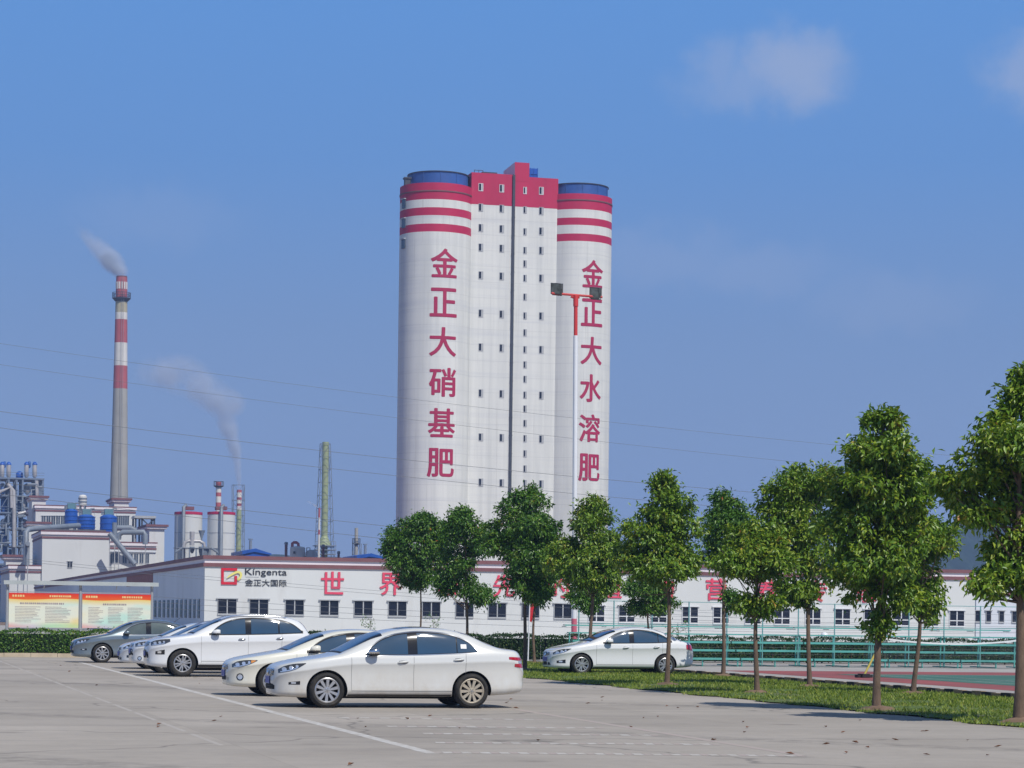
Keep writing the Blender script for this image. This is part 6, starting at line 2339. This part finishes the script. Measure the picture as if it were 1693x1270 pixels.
SUV = dict(SALOON, L=4.62, W=1.89, xf=.92, wb=2.81, rw=.365, spokes=6, spoke_kind='pair', sticker=False, sunroof=None, trim='trim_black', chrome_handle=True, cladding=True, kz=1.35, arch=.06, mirror_paint='paint_white',
    zt=[(0, .72), (.03, .86), (.09, .95), (.25, 1.02), (.6, 1.08), (1.0, 1.13), (1.2, 1.17), (1.32, 1.24), (1.95, 1.53), (2.3, 1.625), (2.75, 1.66), (3.3, 1.655), (3.8, 1.61), (4.08, 1.545), (4.26, 1.43), (4.40, 1.24), (4.52, 1.08), (4.60, .95), (4.62, .85)],
    zs=[(0, .66), (.1, .86), (.6, 1.01), (1.2, 1.10), (1.5, 1.13), (2.5, 1.15), (3.5, 1.18), (4.1, 1.19), (4.4, 1.07), (4.62, .72)],
    zb=[(0, .36), (.03, .31), (.2, .27), (.6, .25), (1.6, .26), (3.6, .26), (4.1, .30), (4.4, .36), (4.56, .45), (4.62, .52)],
    hw=[(0, .34), (.025, .50), (.07, .63), (.15, .735), (.28, .83), (.55, .905), (.92, .935), (1.6, .94), (3.2, .945), (3.8, .935), (4.2, .89), (4.42, .84), (4.56, .77), (4.62, .70)],
    win_lo=[(1.68, 1.16), (2.5, 1.175), (3.4, 1.20), (4.16, 1.235)],
    win_hi=[(1.68, 1.165), (1.84, 1.31), (2.1, 1.45), (2.4, 1.53), (2.8, 1.56), (3.2, 1.55), (3.6, 1.51), (3.9, 1.43), (4.1, 1.31), (4.18, 1.245)],
    pillars=[(2.62, 2.78), (3.52, 3.56)], seams=[(1.42, .34, 1.10), (2.70, .34, 1.16), (3.62, .80, 1.19)], handles=[(2.52, 1.03), (3.56, 1.06)], mirror=(1.82, 1.165),
    head_lo=[(.09, .835), (.2, .845), (.4, .875), (.58, .95)], head_hi=[(.09, .93), (.2, .975), (.4, 1.01), (.58, 1.02)],
    tails=[(4.30, 4.56, .92, .90, 1.06, 1.04, 'tail_red')], fog=(.32, .66, .12, .06, 'slot'), screen=(1.27, 2.0), rear_screen=(4.16, 4.42), grille=(.50, .80, .93), bars=3, intake=(.52, .50, .70), plate=.62, rimf=.66)

for key in ('zt', 'win_hi'):
    SUV[key] = [(x, z + max(0, z - 1.2) * .11) for x, z in SUV[key]]
car(SALOON, 'dusty pearl white saloon nearest the camera with a white sticker on its rear quarter window', (539, 1170.5), 'paint_pearl', 'rim', 'rim_dusty')
car(SALOON2, 'cream coloured saloon parked behind the dusty pearl white one, only its front half showing', (451, 1151.5), 'paint_cream')
car(SUV, 'white sport utility car with silver roof rails and dark tinted windows', (301, 1119), 'paint_white')
car(dict(SUV, zt=[(x, z * .90) for x, z in SUV['zt']], zs=[(x, z * .90) for x, z in SUV['zs']], win_lo=[(x, z * .9) for x, z in SUV['win_lo']], win_hi=[(x, z * .9) for x, z in SUV['win_hi']],
         head_lo=[(x, z * .9) for x, z in SUV['head_lo']], head_hi=[(x, z * .9) for x, z in SUV['head_hi']], grille=(.48, .72, .83), mirror=(1.82, 1.04), fog=(.2, .42, .06, .06, 'round'), handles=[(2.52, .93), (3.56, .95)]),
    'white car mostly hidden behind the white sport utility car, only its bumper edge showing', (273, 0, 69.2), 'paint_white')
car(dict(HATCH, mirror_paint='paint_silver_white', chrome_handle=True, trim='chrome'), 'silvery white saloon between the dark grey car and the white sport utility car', (249, 0, 74.2), 'paint_silver_white')
car(dict(SALOON, L=4.62, sticker=False, sunroof=None, spokes=9, spoke_kind='thin', rimf=.70, mirror_paint='paint_grey', aerial=3.5, zt=[(x * 4.62 / 4.74, z) for x, z in SALOON['zt']], hw=[(x * 4.62 / 4.74, z) for x, z in SALOON['hw']],
         zb=[(x * 4.62 / 4.74, z) for x, z in SALOON['zb']], zs=[(x * 4.62 / 4.74, z) for x, z in SALOON['zs']], xf=.98, wb=2.64, tails=[(4.3, 4.57, .86, .82, .95, .95, 'tail_red')]),
    'dark grey metallic saloon in front of the notice board hedge', (168.5, 1096), 'paint_grey', clear=True)
car(HATCH, 'clean white saloon parked on the grass among the tree trunks', (960, 1117.3), 'paint_white', shift=.03)


# ---------------------------------------------------------------- haze: the air of the whole valley
hm = bpy.data.materials.new('haze')
hm.use_nodes = True
ht = NT(hm.node_tree)
hv = ht.n('ShaderNodeVolumePrincipled', {'Color': (0.36, 0.56, 0.96, 1), 'Density': 0.00026, 'Anisotropy': 0.0})
ht.n('ShaderNodeOutputMaterial', {1: hv.outputs[0]})
mb = MB()
mb.box(-1500, 1500, -200, 3600, -4, 190)
tag(mb.build('haze', hm), kind='stuff')
